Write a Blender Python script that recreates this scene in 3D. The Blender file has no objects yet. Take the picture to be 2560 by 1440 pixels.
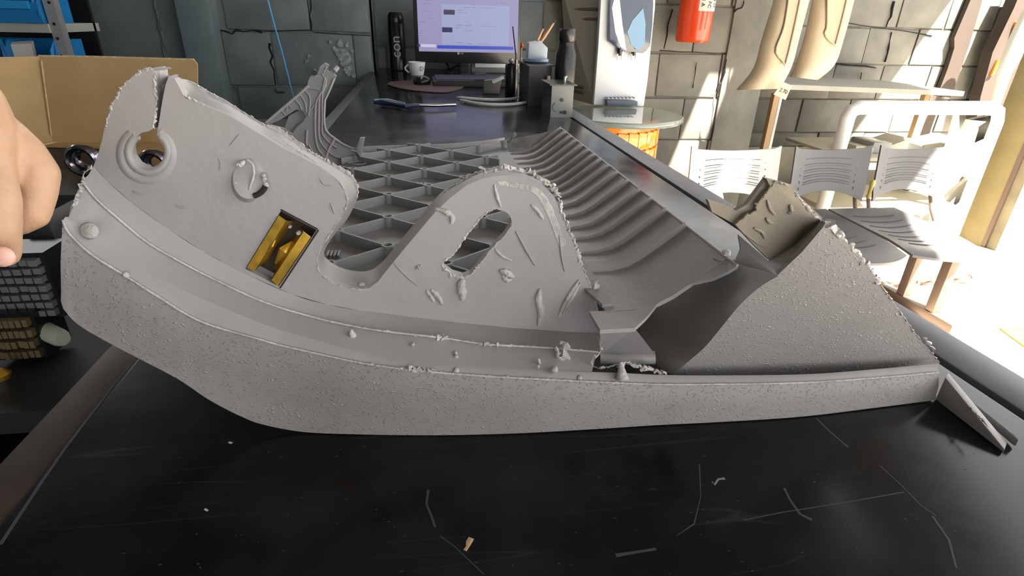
import bpy, bmesh, math, random
from mathutils import Vector, Matrix
from mathutils.geometry import tessellate_polygon
random.seed(7)
S = bpy.context.scene
COL = S.collection
# ------------------------------------------------------------------ camera
F, H = 1388., 1.40
_dy = Vector((-230, 675, -F)).normalized()
_dz = Vector((80, 2880, F)); _dz = (_dz - _dz.dot(_dy)*_dy).normalized()
_dx = _dy.cross(_dz)
CM = Matrix((_dx, _dy, _dz))
C0 = Vector((0, 0, H))
cd = bpy.data.cameras.new('camera'); cam = bpy.data.objects.new('camera', cd); COL.objects.link(cam)
cam.matrix_world = Matrix.Translation(C0) @ CM.to_4x4()
cd.sensor_width = 36; cd.lens = 36*F/2560; cd.clip_start = .01; cd.clip_end = 200
S.camera = cam
# ------------------------------------------------------------------ light, world, exposure
S.view_settings.view_transform = 'Standard'; S.view_settings.look = 'None'
S.view_settings.exposure = 0.2; S.view_settings.gamma = 1; S.view_settings.use_curve_mapping = False
w = bpy.data.worlds.new('sky'); S.world = w; w.use_nodes = True
bg = w.node_tree.nodes['Background']; bg.inputs[0].default_value = (1.0, .99, .98, 1); bg.inputs[1].default_value = 3.0
sl = bpy.data.lights.new('sun', 'SUN'); sl.energy = 44; sl.angle = .012; sl.color = (1, .93, .80)
so = bpy.data.objects.new('sun', sl); COL.objects.link(so); so.location = (3, 0, 6)
SD = Vector((-.2, .6, -1)).normalized()
so.rotation_euler = SD.to_track_quat('-Z', 'Y').to_euler()

# ------------------------------------------------------------------ rays into the room
def ray(x, y): return CM @ Vector((x-1280, 720-y, -F))
def atY(x, y, Y): d = ray(x, y); return C0 + d*(Y/d.y)
def atZ(x, y, Z): d = ray(x, y); return C0 + d*((Z-H)/d.z)
def atX(x, y, X): d = ray(x, y); return C0 + d*(X/d.x)
TZ = 1.13                                       # counter top height

# ------------------------------------------------------------------ materials
MATS = {}
def mat(name, col, rough=.6, metal=0., vary=0., vscale=6., bump=0., bscale=60., emit=None, coat=0., trans=0., spec=.5, col2=None, ior=1.45):
    if name in MATS: return MATS[name]
    m = bpy.data.materials.new(name); m.use_nodes = True
    nt = m.node_tree; N = nt.nodes; L = nt.links; b = N['Principled BSDF']
    b.inputs['Base Color'].default_value = (*col, 1); b.inputs['Roughness'].default_value = rough
    b.inputs['Metallic'].default_value = metal; b.inputs['Coat Weight'].default_value = coat
    b.inputs['Transmission Weight'].default_value = trans; b.inputs['Specular IOR Level'].default_value = spec
    b.inputs['IOR'].default_value = ior
    tc = N.new('ShaderNodeTexCoord')
    if vary > 0 or col2:
        n = N.new('ShaderNodeTexNoise'); n.inputs['Scale'].default_value = vscale; n.inputs['Detail'].default_value = 6
        L.new(tc.outputs['Object'], n.inputs['Vector'])
        r = N.new('ShaderNodeValToRGB'); c2 = col2 or tuple(min(1, c*(1+vary)) for c in col)
        c1 = col if col2 else tuple(c*(1-vary) for c in col)
        r.color_ramp.elements[0].position = .35; r.color_ramp.elements[1].position = .68
        r.color_ramp.elements[0].color = (*c1, 1); r.color_ramp.elements[1].color = (*c2, 1)
        L.new(n.outputs['Fac'], r.inputs['Fac']); L.new(r.outputs['Color'], b.inputs['Base Color'])
    if bump > 0:
        n = N.new('ShaderNodeTexNoise'); n.inputs['Scale'].default_value = bscale; n.inputs['Detail'].default_value = 5
        L.new(tc.outputs['Object'], n.inputs['Vector'])
        bp = N.new('ShaderNodeBump'); bp.inputs['Strength'].default_value = bump; bp.inputs['Distance'].default_value = .004
        L.new(n.outputs['Fac'], bp.inputs['Height']); L.new(bp.outputs['Normal'], b.inputs['Normal'])
    if emit:
        b.inputs['Emission Color'].default_value = (*emit[:3], 1); b.inputs['Emission Strength'].default_value = emit[3]
    MATS[name] = m; return m

def grained(name, col):
    """moulded plastic with raised short dashes, light relief"""
    m = mat(name, col, .48, vary=.06, vscale=9)
    nt = m.node_tree; N = nt.nodes; L = nt.links; b = N['Principled BSDF']
    tc = N.new('ShaderNodeTexCoord')
    ns = N.new('ShaderNodeTexNoise'); ns.inputs['Scale'].default_value = 60; ns.inputs['Detail'].default_value = 1
    L.new(tc.outputs['Object'], ns.inputs['Vector'])
    mx = N.new('ShaderNodeVectorMath'); mx.operation = 'MULTIPLY_ADD'
    L.new(ns.outputs['Color'], mx.inputs[0]); mx.inputs[1].default_value = (.012, .012, .012)
    L.new(tc.outputs['Object'], mx.inputs[2])
    h = None
    for rot, sc in ((0.25, (230, 230, 620)), (-0.35, (260, 230, 680))):
        mp = N.new('ShaderNodeMapping'); mp.inputs['Rotation'].default_value = (0, rot, 0); mp.inputs['Scale'].default_value = sc
        L.new(mx.outputs[0], mp.inputs['Vector'])
        v = N.new('ShaderNodeTexVoronoi'); v.inputs['Scale'].default_value = 1.0; v.inputs['Randomness'].default_value = 1
        L.new(mp.outputs[0], v.inputs['Vector'])
        r = N.new('ShaderNodeMapRange'); r.inputs[1].default_value = .08; r.inputs[2].default_value = .33; r.inputs[3].default_value = 1; r.inputs[4].default_value = 0
        L.new(v.outputs['Distance'], r.inputs[0])
        sp_ = N.new('ShaderNodeSeparateColor'); L.new(v.outputs['Color'], sp_.inputs[0])
        gt_ = N.new('ShaderNodeMath'); gt_.operation = 'GREATER_THAN'; gt_.inputs[1].default_value = .35; L.new(sp_.outputs[0], gt_.inputs[0])
        mu_ = N.new('ShaderNodeMath'); mu_.operation = 'MULTIPLY'; L.new(r.outputs[0], mu_.inputs[0]); L.new(gt_.outputs[0], mu_.inputs[1]); r = mu_
        if h is None: h = r.outputs[0]
        else:
            a = N.new('ShaderNodeMath'); a.operation = 'MAXIMUM'; L.new(h, a.inputs[0]); L.new(r.outputs[0], a.inputs[1]); h = a.outputs[0]
    bp = N.new('ShaderNodeBump'); bp.inputs['Strength'].default_value = 1.0; bp.inputs['Distance'].default_value = .0005
    L.new(h, bp.inputs['Height']); L.new(bp.outputs['Normal'], b.inputs['Normal'])
    src = b.inputs['Base Color'].links[0].from_socket
    mc = N.new('ShaderNodeMix'); mc.data_type = 'RGBA'; q = N.new('ShaderNodeMath'); q.operation = 'MULTIPLY'; q.inputs[1].default_value = .55; L.new(h, q.inputs[0])
    L.new(q.outputs[0], mc.inputs[0]); L.new(src, mc.inputs[6]); mc.inputs[7].default_value = (.46, .45, .44, 1); L.new(mc.outputs[2], b.inputs['Base Color'])
    return m

PL = (.27, .26, .255)
m_grain = grained('grained_grey_plastic', PL)
m_pl = mat('smooth_grey_plastic', (.33, .32, .32), .42, vary=.05, vscale=12, bump=.12, bscale=90)
m_deck = mat('deck_grey_plastic', (.25, .25, .255), .45, vary=.05, vscale=12, bump=.08, bscale=120)
m_burr = mat('torn_plastic', (.50, .48, .465), .55, vary=.2, vscale=60, bump=.5, bscale=300)
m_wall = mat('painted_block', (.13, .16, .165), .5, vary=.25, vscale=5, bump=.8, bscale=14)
m_wallw = mat('painted_block_warm_light', (.165, .16, .138), .6, vary=.2, vscale=5, bump=.8, bscale=14)  # same block paint, with the warm light on the right mixed into its colour
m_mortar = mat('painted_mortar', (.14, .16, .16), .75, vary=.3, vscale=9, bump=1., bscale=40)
m_mortarw = mat('painted_mortar_warm_light', (.16, .15, .13), .8, vary=.3, vscale=9, bump=1., bscale=40)  # mortar tone tinted by the warm light of the right side
m_floor = mat('pale_concrete', (.62, .56, .46), .8, vary=.12, vscale=3, bump=.3, bscale=40)
m_dfloor = mat('dark_shop_floor', (.03, .028, .03), .6, vary=.4, vscale=2)
m_black = mat('black_gloss_plastic', (.012, .012, .014), .25)
m_blackm = mat('black_matt_plastic', (.02, .02, .022), .55)
m_white = mat('white_plastic', (.75, .76, .78), .35)
m_card = mat('cardboard', (.50, .34, .16), .85, vary=.1, vscale=8, bump=.15, bscale=50)
m_cardi = mat('cardboard_cut_edge', (.62, .46, .26), .9, vary=.2, vscale=90)
m_blue = mat('blue_bin_plastic', (.012, .20, .50), .4, vary=.15)
m_steel = mat('galvanised_steel', (.45, .46, .46), .4, .6, vary=.15)
m_beige = mat('beige_trim_plastic', (.42, .33, .22), .4, vary=.08)
m_orange = mat('orange_amber_plastic', (.85, .20, .01), .25, vary=.1, coat=.3)
m_red = mat('red_enamel', (.70, .055, .008), .3, coat=.4)
m_paper = mat('paper', (.72, .68, .60), .8)
m_ink = mat('dark_ink', (.08, .06, .06), .8)
m_glass = mat('clear_glass', (.9, .96, .94), .03, trans=.85)
m_brass = mat('yellow_zinc_steel', (.50, .30, .04), .35, .75, vary=.35, vscale=60)
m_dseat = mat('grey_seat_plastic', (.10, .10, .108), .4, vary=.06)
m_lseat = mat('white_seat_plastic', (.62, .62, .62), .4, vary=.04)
m_leg = mat('brown_leg_steel', (.16, .11, .085), .45, .2)
m_skin = mat('skin', (.50, .31, .20), .5, vary=.12, vscale=25, bump=.25, bscale=160)
m_skin.node_tree.nodes['Principled BSDF'].inputs['Subsurface Weight'].default_value = .15
m_skin.node_tree.nodes['Principled BSDF'].inputs['Subsurface Radius'].default_value = (.01, .004, .002)
m_nail = mat('nail', (.72, .42, .34), .25)
m_denim = mat('blue_denim', (.06, .085, .16), .9, vary=.3, vscale=200, bump=.6, bscale=400)
m_shirt = mat('black_cotton', (.012, .012, .014), .9, bump=.4, bscale=200)
m_olive = mat('olive_painted_steel', (.24, .19, .09), .55, vary=.08)
m_wood = mat('brown_wood', (.20, .12, .06), .7, vary=.3, vscale=10)
m_frame = mat('white_painted_frame', (.80, .79, .76), .4)
m_rust = mat('orange_glazed_plastic', (.75, .30, .03), .4)
m_darkbrown = mat('red_brown_pad', (.10, .045, .035), .6)

# black worn laminate: hazy scuffs and scratches belong to the surface
def laminate():
    m = mat('black_worn_laminate', (.012, .012, .015), .34, spec=.2)
    nt = m.node_tree; N = nt.nodes; L = nt.links; b = N['Principled BSDF']
    tc = N.new('ShaderNodeTexCoord')
    n = N.new('ShaderNodeTexNoise'); n.inputs['Scale'].default_value = 7; n.inputs['Detail'].default_value = 8; n.inputs['Roughness'].default_value = .65
    L.new(tc.outputs['Object'], n.inputs['Vector'])
    r = N.new('ShaderNodeValToRGB'); r.color_ramp.elements[0].position = .42; r.color_ramp.elements[1].position = .8
    r.color_ramp.elements[0].color = (.007, .007, .009, 1); r.color_ramp.elements[1].color = (.024, .025, .034, 1)
    L.new(n.outputs['Fac'], r.inputs['Fac'])
    last = r.outputs['Color']
    for i, (rot, sc, th) in enumerate(((.5, (1.1, 30, 1), .018), (2.2, (1.4, 26, 1), .014), (1.2, (.9, 22, 1), .016))):
        mp = N.new('ShaderNodeMapping'); mp.inputs['Rotation'].default_value = (0, 0, rot); mp.inputs['Scale'].default_value = sc; mp.inputs['Location'].default_value = (i*3.1, i*1.7, 0)
        L.new(tc.outputs['Object'], mp.inputs['Vector'])
        v = N.new('ShaderNodeTexNoise'); v.inputs['Scale'].default_value = 1.6; v.inputs['Detail'].default_value = 1.2
        L.new(mp.outputs[0], v.inputs['Vector'])
        s = N.new('ShaderNodeMath'); s.operation = 'SUBTRACT'; L.new(v.outputs['Fac'], s.inputs[0]); s.inputs[1].default_value = .5
        a = N.new('ShaderNodeMath'); a.operation = 'ABSOLUTE'; L.new(s.outputs[0], a.inputs[0])
        mr = N.new('ShaderNodeMapRange'); mr.inputs[1].default_value = 0; mr.inputs[2].default_value = th*.35; mr.inputs[3].default_value = .5; mr.inputs[4].default_value = 0
        L.new(a.outputs[0], mr.inputs[0])
        n2 = N.new('ShaderNodeTexNoise'); n2.inputs['Scale'].default_value = 5+i; L.new(tc.outputs['Object'], n2.inputs['Vector'])
        m2 = N.new('ShaderNodeMapRange'); m2.inputs[1].default_value = .52; m2.inputs[2].default_value = .66; L.new(n2.outputs['Fac'], m2.inputs[0])
        mu = N.new('ShaderNodeMath'); mu.operation = 'MULTIPLY'; L.new(mr.outputs[0], mu.inputs[0]); L.new(m2.outputs[0], mu.inputs[1])
        mc = N.new('ShaderNodeMix'); mc.data_type = 'RGBA'; L.new(mu.outputs[0], mc.inputs[0]); L.new(last, mc.inputs[6]); mc.inputs[7].default_value = (.05, .05, .06, 1)
        last = mc.outputs[2]
    L.new(last, b.inputs['Base Color'])
    mr = N.new('ShaderNodeMapRange'); mr.inputs[1].default_value = .3; mr.inputs[2].default_value = .7; mr.inputs[3].default_value = .13; mr.inputs[4].default_value = .24
    L.new(n.outputs['Fac'], mr.inputs[0]); L.new(mr.outputs[0], b.inputs['Roughness'])
    return m
m_lam = laminate()

# ------------------------------------------------------------------ mesh helpers (world coordinates; parents are pure translations)
def empty(name, loc, label=None, cat=None, group=None):
    o = bpy.data.objects.new(name, None); COL.objects.link(o); o.location = loc; o.empty_display_size = .05
    tag(o, label, cat, group); return o
def tag(o, label=None, cat=None, group=None, kind=None):
    if label: o['label'] = label
    if cat: o['category'] = cat
    if group: o['group'] = group
    if kind: o['kind'] = kind
    return o
def org(p):
    v = Vector((0, 0, 0))
    while p: v += p.location; p = p.parent
    return v
class G:
    def __init__(s): s.v = []; s.f = []
    def add(s, vs, fs):
        k = len(s.v); s.v += [Vector(v) for v in vs]; s.f += [tuple(i+k for i in f) for f in fs]; return s
    def box(s, x0, x1, y0, y1, z0, z1):
        return s.add([(x, y, z) for x in (x0, x1) for y in (y0, y1) for z in (z0, z1)],
                     [(0, 1, 3, 2), (4, 6, 7, 5), (0, 4, 5, 1), (2, 3, 7, 6), (0, 2, 6, 4), (1, 5, 7, 3)])
    def tube(s, pts, r, n=8, cap=True, flat=1.0):
        pts = [Vector(p) for p in pts]; m = len(pts)
        rs = r if isinstance(r, (list, tuple)) else [r]*m
        vs = []; up = None
        for i, p in enumerate(pts):
            t = (pts[min(i+1, m-1)] - pts[max(i-1, 0)]).normalized()
            if up is None: up = t.orthogonal().normalized()
            a = (up - up.dot(t)*t)
            a = a.normalized() if a.length > 1e-6 else t.orthogonal().normalized(); up = a; b = t.cross(a)
            for k in range(n):
                an = 2*math.pi*k/n; vs.append(p + a*math.cos(an)*rs[i]*flat + b*math.sin(an)*rs[i])
        fs = [(i*n+k, i*n+(k+1) % n, (i+1)*n+(k+1) % n, (i+1)*n+k) for i in range(m-1) for k in range(n)]
        if cap: fs += [tuple(reversed(range(n))), tuple(range((m-1)*n, m*n))]
        return s.add(vs, fs)
    def lathe(s, c, prof, n=24, axis=None):
        c = Vector(c); ax = Vector(axis or (0, 0, 1)).normalized(); a = ax.orthogonal().normalized(); b = ax.cross(a)
        vs = [c + ax*h + (a*math.cos(2*math.pi*k/n) + b*math.sin(2*math.pi*k/n))*r for r, h in prof for k in range(n)]
        m = len(prof)
        fs = [(i*n+k, i*n+(k+1) % n, (i+1)*n+(k+1) % n, (i+1)*n+k) for i in range(m-1) for k in range(n)]
        fs += [tuple(reversed(range(n))), tuple(range((m-1)*n, m*n))]
        return s.add(vs, fs)
    def slab(s, front, off, holes=()):
        """polygon (3-D points) with holes, extruded by vector off"""
        off = Vector(off); loops = [[Vector(p) for p in front]] + [[Vector(p) for p in h] for h in holes]
        flatp = [p for l in loops for p in l]; n = len(flatp)
        tris = tessellate_polygon(loops)
        vs = flatp + [p+off for p in flatp]; fs = [tuple(t) for t in tris] + [tuple(i+n for i in reversed(t)) for t in tris]
        k = 0
        for l in loops:
            m = len(l); fs += [(k+i, k+(i+1) % m, k+(i+1) % m+n, k+i+n) for i in range(m)]; k += m
        return s.add(vs, fs)
    def sheet(s, rows, th=0., d=None):
        """loft rows of equal length; optional thickness along vector d"""
        m, n = len(rows), len(rows[0]); vs = [Vector(p) for r in rows for p in r]
        fs = [(i*n+k, i*n+k+1, (i+1)*n+k+1, (i+1)*n+k) for i in range(m-1) for k in range(n-1)]
        if d is not None:
            d = Vector(d); q = m*n; vs = vs + [v+d for v in vs]
            fs += [tuple(i+q for i in reversed(f)) for f in fs]
            bd = [k for k in range(n)] + [i*n+n-1 for i in range(1, m)] + [(m-1)*n+k for k in range(n-2, -1, -1)] + [i*n for i in range(m-2, 0, -1)]
            fs += [(bd[i], bd[(i+1) % len(bd)], bd[(i+1) % len(bd)]+q, bd[i]+q) for i in range(len(bd))]
        return s.add(vs, fs)
    def build(s, name, m, parent=None, smooth=False, angle=40, bevel=0., loc=None):
        o0 = org(parent)
        if parent is None:
            lo = Vector((min(v.x for v in s.v), min(v.y for v in s.v), min(v.z for v in s.v)))
            hi = Vector((max(v.x for v in s.v), max(v.y for v in s.v), max(v.z for v in s.v)))
            o0 = Vector(((lo.x+hi.x)/2, (lo.y+hi.y)/2, lo.z))
        me = bpy.data.meshes.new(name); me.from_pydata([v-o0 for v in s.v], [], s.f); me.materials.append(m)
        bm = bmesh.new(); bm.from_mesh(me); bmesh.ops.remove_doubles(bm, verts=bm.verts, dist=1e-6)
        bmesh.ops.recalc_face_normals(bm, faces=bm.faces)
        if bevel > 0:
            es = [e for e in bm.edges if len(e.link_faces) == 2 and e.calc_face_angle(0) > .6]
            bmesh.ops.bevel(bm, geom=es, offset=bevel, segments=2, affect='EDGES', profile=.6)
        bm.to_mesh(me); bm.free()
        if smooth or bevel > 0:
            for p in me.polygons: p.use_smooth = True
            me.set_sharp_from_angle(angle=math.radians(angle))
        o = bpy.data.objects.new(name, me); COL.objects.link(o)
        if parent: o.parent = parent
        else: o.location = o0
        return o
def cr(pts, n):
    """Catmull-Rom resample of tuples to n points, even in arc length of first two coordinates"""
    P = [tuple(map(float, p)) for p in pts]; dim = len(P[0]); out = []
    for i in range(len(P)-1):
        p0 = P[max(i-1, 0)]; p1 = P[i]; p2 = P[i+1]; p3 = P[min(i+2, len(P)-1)]
        for k in range(12):
            t = k/12; out.append(tuple(.5*(2*p1[j]+(p2[j]-p0[j])*t+(2*p0[j]-5*p1[j]+4*p2[j]-p3[j])*t*t+(3*p1[j]-p0[j]-3*p2[j]+p3[j])*t**3) for j in range(dim)))
    out.append(P[-1])
    D = [0]
    for a, b in zip(out, out[1:]): D.append(D[-1]+math.hypot(a[0]-b[0], a[1]-b[1]))
    res = []; k = 0
    for i in range(n):
        s = D[-1]*i/(n-1)
        while k < len(D)-2 and D[k+1] < s: k += 1
        t = (s-D[k])/max(1e-9, D[k+1]-D[k]); res.append(tuple(out[k][j]*(1-t)+out[k+1][j]*t for j in range(dim)))
    return res
def text(body, size, p, ex, ez, m, name, parent, depth=.0006):
    """flat lettering; ex = writing direction, ez = up of letters"""
    cu = bpy.data.curves.new('t', 'FONT'); cu.body = body; cu.size = size; cu.extrude = depth; cu.align_x = 'CENTER'; cu.align_y = 'CENTER'
    t = bpy.data.objects.new('t', cu); COL.objects.link(t)
    dg = bpy.context.evaluated_depsgraph_get(); me = bpy.data.meshes.new_from_object(t.evaluated_get(dg))
    bpy.data.objects.remove(t); ex = Vector(ex).normalized(); ez = Vector(ez).normalized(); n = ex.cross(ez)
    o0 = org(parent)
    for v in me.vertices: v.co = Vector(p) + ex*v.co.x + ez*v.co.y + n*v.co.z - o0
    me.materials.clear(); me.materials.append(m); me.name = name
    o = bpy.data.objects.new(name, me); COL.objects.link(o); o.parent = parent; return o
def skin(name, verts, edges, radii, m, parent, sub=2, root=0):
    """one continuous body grown on a skeleton"""
    me = bpy.data.meshes.new(name); me.from_pydata([Vector(v) for v in verts], edges, [])
    o = bpy.data.objects.new(name, me); COL.objects.link(o)
    md = o.modifiers.new('s', 'SKIN'); md.use_smooth_shade = True
    for i, v in enumerate(me.skin_vertices[0].data):
        r = radii[i]; v.radius = r if isinstance(r, tuple) else (r, r); v.use_root = (i == root)
    sb = o.modifiers.new('b', 'SUBSURF'); sb.levels = sub; sb.render_levels = sub
    dg = bpy.context.evaluated_depsgraph_get(); nm = bpy.data.meshes.new_from_object(o.evaluated_get(dg))
    bpy.data.objects.remove(o); o0 = org(parent)
    for v in nm.vertices: v.co = v.co - o0
    nm.materials.clear(); nm.materials.append(m); nm.name = name
    for p in nm.polygons: p.use_smooth = True
    q = bpy.data.objects.new(name, nm); COL.objects.link(q); q.parent = parent; return q
def struct(g, name, m, **k): return tag(g.build(name, m, **k), kind='structure')
V = Vector
def mid(a, b, t=.5): return V(a)*(1-t)+V(b)*t

# ================================================================== SETTING
struct(G().box(-3.2, 1.55, -2.5, 3.5, -.05, 0), 'floor', m_dfloor)
struct(G().box(1.55, 9, -6, 8, -.06, -.001), 'floor', m_floor)
# ceiling out of view; diagonal edge and gaps shaped to place the sun patches
ex = lambda y: 3.33 + (y-1.4)*.515
ceil = [(-3.2, -4.5), (1.9, -4.5), (ex(-1), -1), (ex(4.6), 4.6), (-3.2, 4.6)]
gap = [(2.06, 1.1), (2.24, 1.1), (2.28, 1.53), (2.10, 1.53)]; gap2 = [(2.13, 2.02), (2.34, 2.02), (2.36, 2.46), (2.20, 2.46)]
struct(G().slab([V((x, y, 3.0)) for x, y in ceil], (0, 0, .06), [[V((x, y, 3.0)) for x, y in q] for q in (gap, gap2)]), 'ceiling', mat('grey_roof_sheet', (.05, .048, .045), .8))
struct(G().box(-3.2, -3.1, -2.2, 3.5, 0, 3.0), 'wall_left', m_mortar)

struct(G().box(-3.2, -.8, -2.2, -2.1, 0, 3.0), 'wall_front_blocker', m_mortar)  # unseen wall behind the camera, added to block light from the front left
def blockwall(name, Y, x0, x1, z0, z1, zj, h, xj, L, mb, mm, skip=()):
    """painted concrete blocks, each its own piece, standing proud of recessed mortar"""
    wl = struct(G().box(x0, x1, Y, Y+.15, 0, z1), name, mm)
    row = 0; z = zj
    while z > z0: z -= h; row -= 1
    while z < z1:
        xs = xj + (L/2 if row % 2 else 0)
        while xs > x0: xs -= L
        while xs < x1:
            a = max(xs, x0)+.004; b = min(xs+L, x1)-.004; za, zb = z+.006, min(z+h, z1)-.006
            if b-a > .03 and zb-za > .03:
                pr = .010 + random.uniform(-.003, .005)
                g = G(); n = 4
                # face slightly uneven
                j = lambda: random.uniform(-.004, .004)
                A = [V((a+j(), Y-pr, za+j())), V((b+j(), Y-pr+j(), za+j())), V((b+j(), Y-pr, zb+j())), V((a+j(), Y-pr+j(), zb+j()))]
                g.slab(A, (0, pr+.01, 0)); g.build('concrete_block', mb, wl, bevel=.006)
            xs += L
        z += h; row += 1
    return wl
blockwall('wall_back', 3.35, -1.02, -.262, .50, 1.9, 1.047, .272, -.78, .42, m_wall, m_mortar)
u = atY(1655, 110, 3.58).x; 
blockwall('wall_centre', 3.60, -.262, .72, .30, 1.9, 1.243, .268, u-.21, .42, m_wall, m_mortar)  # takes the dark block paint so the shadow by the monitor is coloured in
blockwall('wall_alcove', 3.60, .72, 2.20, .30, 1.9, 1.243, .268, u-.21, .42, m_wallw, m_mortarw)
u = atY(2225, 110, 4.4).x
blockwall('wall_right', 4.40, 2.20, 6.2, .30, 2.2, 1.15, .27, u-.22, .44, m_wallw, m_mortarw)
struct(G().box(-.30, -.262, 3.36, 3.62, 0, 1.9), 'trim_1', m_mortar)
struct(G().box(2.14, 2.20, 3.6, 4.42, 0, 1.9), 'trim_2', m_mortarw)
# smooth plastered part with pilaster on the left
sm = struct(G().box(-3.1, -1.18, 3.32, 3.5, 0, 1.9), 'wall_side', mat('blue_grey_plaster', (.13, .155, .165), .55, vary=.2, vscale=3, bump=.5, bscale=20))
x = atY(385, 0, 3.32).x
G().add(*(lambda a: ([V((x-.006, 3.325, .2)), V((x+.006, 3.325, .2)), V((x+.006, 3.325, 1.9)), V((x-.006, 3.325, 1.9)), V((x, 3.306, .2)), V((x, 3.306, 1.9))], [(0, 4, 5, 3), (4, 1, 2, 5)]))(0)).build('plaster_seam', m_mortar, sm)
pts = [V((x+random.uniform(-.008, .008), 3.315, .9+.03*i)) for i in range(34)]
G().tube(pts, [random.uniform(.002, .008) for _ in pts], 5).build('plaster_ridge', sm.data.materials[0], sm)
struct(G().box(-1.18, -1.02, 3.24, 3.5, 0, 1.9), 'trim_3', mat('pilaster_paint', (.14, .18, .19), .5, vary=.15, bump=.3, bscale=15), bevel=.01)
# broad pilaster next to the fire extinguisher
p0 = atY(1828, 90, 3.56); 
struct(G().box(p0.x, 2.20, 3.572, 3.6, 0, 1.9), 'trim_4', m_wallw, bevel=.01)
# cracks in the painted wall (dark open joints are thin recessed strips standing at the mortar)
def crack(pxs, Y, nm='crack', w=.004):
    g = G(); pts = [atY(a, b, Y) for a, b in pxs]
    pts = [p + V((random.uniform(-w, w), 0, random.uniform(-w, w))) for q in zip(pts, pts[1:]) for p in (q[0], mid(*q))] + [pts[-1]]
    g.tube(pts, [random.uniform(.4, 1.1)*w for _ in pts], 5, flat=.6); return g
ck = mat('open_joint', (.012, .01, .01), .95)
wb = bpy.data.objects['wall_back']
crack([(775, 0), (776, 40), (778, 75)], 3.338, w=.005).build('open_joint', ck, wb)
crack([(674, 105), (678, 140), (682, 175), (688, 212)], 3.338, w=.010).build('open_joint', ck, wb)
crack([(550, 74), (580, 82), (610, 76), (655, 80)], 3.335, w=.008).build('open_joint', ck, wb)
crack([(655, 78), (720, 76), (775, 77), (795, 80), (930, 90)], 3.337, w=.003).build('open_joint', ck, wb)
crack([(532, 80), (536, 130), (548, 180), (556, 215)], 3.338, w=.006).build('open_joint', ck, wb)
wa = bpy.data.objects['wall_alcove']
crack([(1680, 25), (1672, 60), (1660, 122)], 3.583, w=.006).build('open_joint', ck, wa)
crack([(1742, 155), (1738, 190), (1732, 220)], 3.583, w=.004).build('open_joint', ck, wa)
crack([(1650, 128), (1700, 130), (1760, 133), (1820, 136)], 3.583, w=.004).build('open_joint', ck, wa)
t4 = bpy.data.objects['trim_4']
crack([(1860, 0), (1855, 18), (1835, 30)], 3.566, w=.006).build('crack', ck, t4)
crack([(1818, 150), (1812, 180), (1805, 205), (1796, 220), (1792, 260), (1786, 300), (1778, 350)], 3.566, w=.005).build('crack', ck, t4)
wr = bpy.data.objects['wall_right']
crack([(2238, 0), (2228, 40), (2215, 68)], 4.38, w=.010).build('open_joint', ck, wr)
crack([(2228, 80), (2220, 120), (2212, 155)], 4.38, w=.008).build('open_joint', ck, wr)
crack([(2155, 180), (2145, 218)], 4.38, w=.006).build('open_joint', ck, wr)
crack([(2085, 158), (2130, 165), (2190, 170)], 4.38, w=.010).build('open_joint', ck, wr)
crack([(2120, 60), (2200, 70), (2330, 90)], 4.38, w=.006).build('open_joint', ck, wr)
# flaked paint patches on the left wall
mfl = mat('bare_plaster_flake', (.30, .34, .33), .8, vary=.3, vscale=60)
for (a, b, r) in [(850, 108, 9), (868, 112, 6), (836, 122, 5), (845, 130, 8), (862, 140, 15), (866, 152, 12), (858, 160, 6), (868, 172, 9), (872, 184, 8), (884, 190, 6), (772, 140, 4), (768, 152, 3), (826, 104, 4), (880, 128, 5), (765, 154, 3)]:
    c = atY(a, b, 3.334); k = r*3.3/1388; n = 9
    G().slab([c + V((math.cos(6.28*i/n), 0, math.sin(6.28*i/n)))*k*random.uniform(.6, 1.2) for i in range(n)], (0, .004, 0)).build('paint_flake', mfl, wb)

# ================================================================== COUNTER
XL, XR = -.252, .452
ct = empty('counter', (0.1, 1.6, 0), 'long black laminate shop counter with worn scratched top and grey metal edging', 'counter')
G().box(XL, XR, -.45, 3.585, TZ-.03, TZ).build('counter_top', m_lam, ct, bevel=.0015)
G().box(XL-.035, XL-.001, -.45, 3.33, TZ-.034, TZ-.002).build('edge_strip', mat('brown_edge_laminate', (.05, .036, .030), .4, vary=.2, vscale=30), ct, bevel=.002)
G().box(XR+.012, XR+.060, -.45, 3.585, TZ-.04, TZ-.001).build('edge_rail', mat('grey_edge_rail', (.13, .13, .15), .4, vary=.15, vscale=20), ct, bevel=.003)
G().box(XR+.0005, XR+.0115, -.45, 3.585, TZ-.04, TZ-.008).build('edge_groove', mat('groove_shadow_brown', (.07, .04, .03), .7), ct)  # groove strip; its brown carries the shadow stripe along the edging
G().box(XL+.02, XR-.02, -.40, 3.57, 0, TZ-.03).build('cabinet_body', m_blackm, ct)
def onT(pxs, r, m, nm, par, z=.0001, flat=.25):
    pts = [atZ(a, b, TZ+z) for a, b in pxs]
    g = G(); g.tube(pts, [r*random.uniform(.5, 1.3) for _ in pts], 5); 
    for v in g.v: v.z = TZ + z + (v.z-TZ-z)*flat*.3
    return g.build(nm, m, par)
msc = mat('pale_scratch', (.055, .055, .065), .7)
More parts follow.
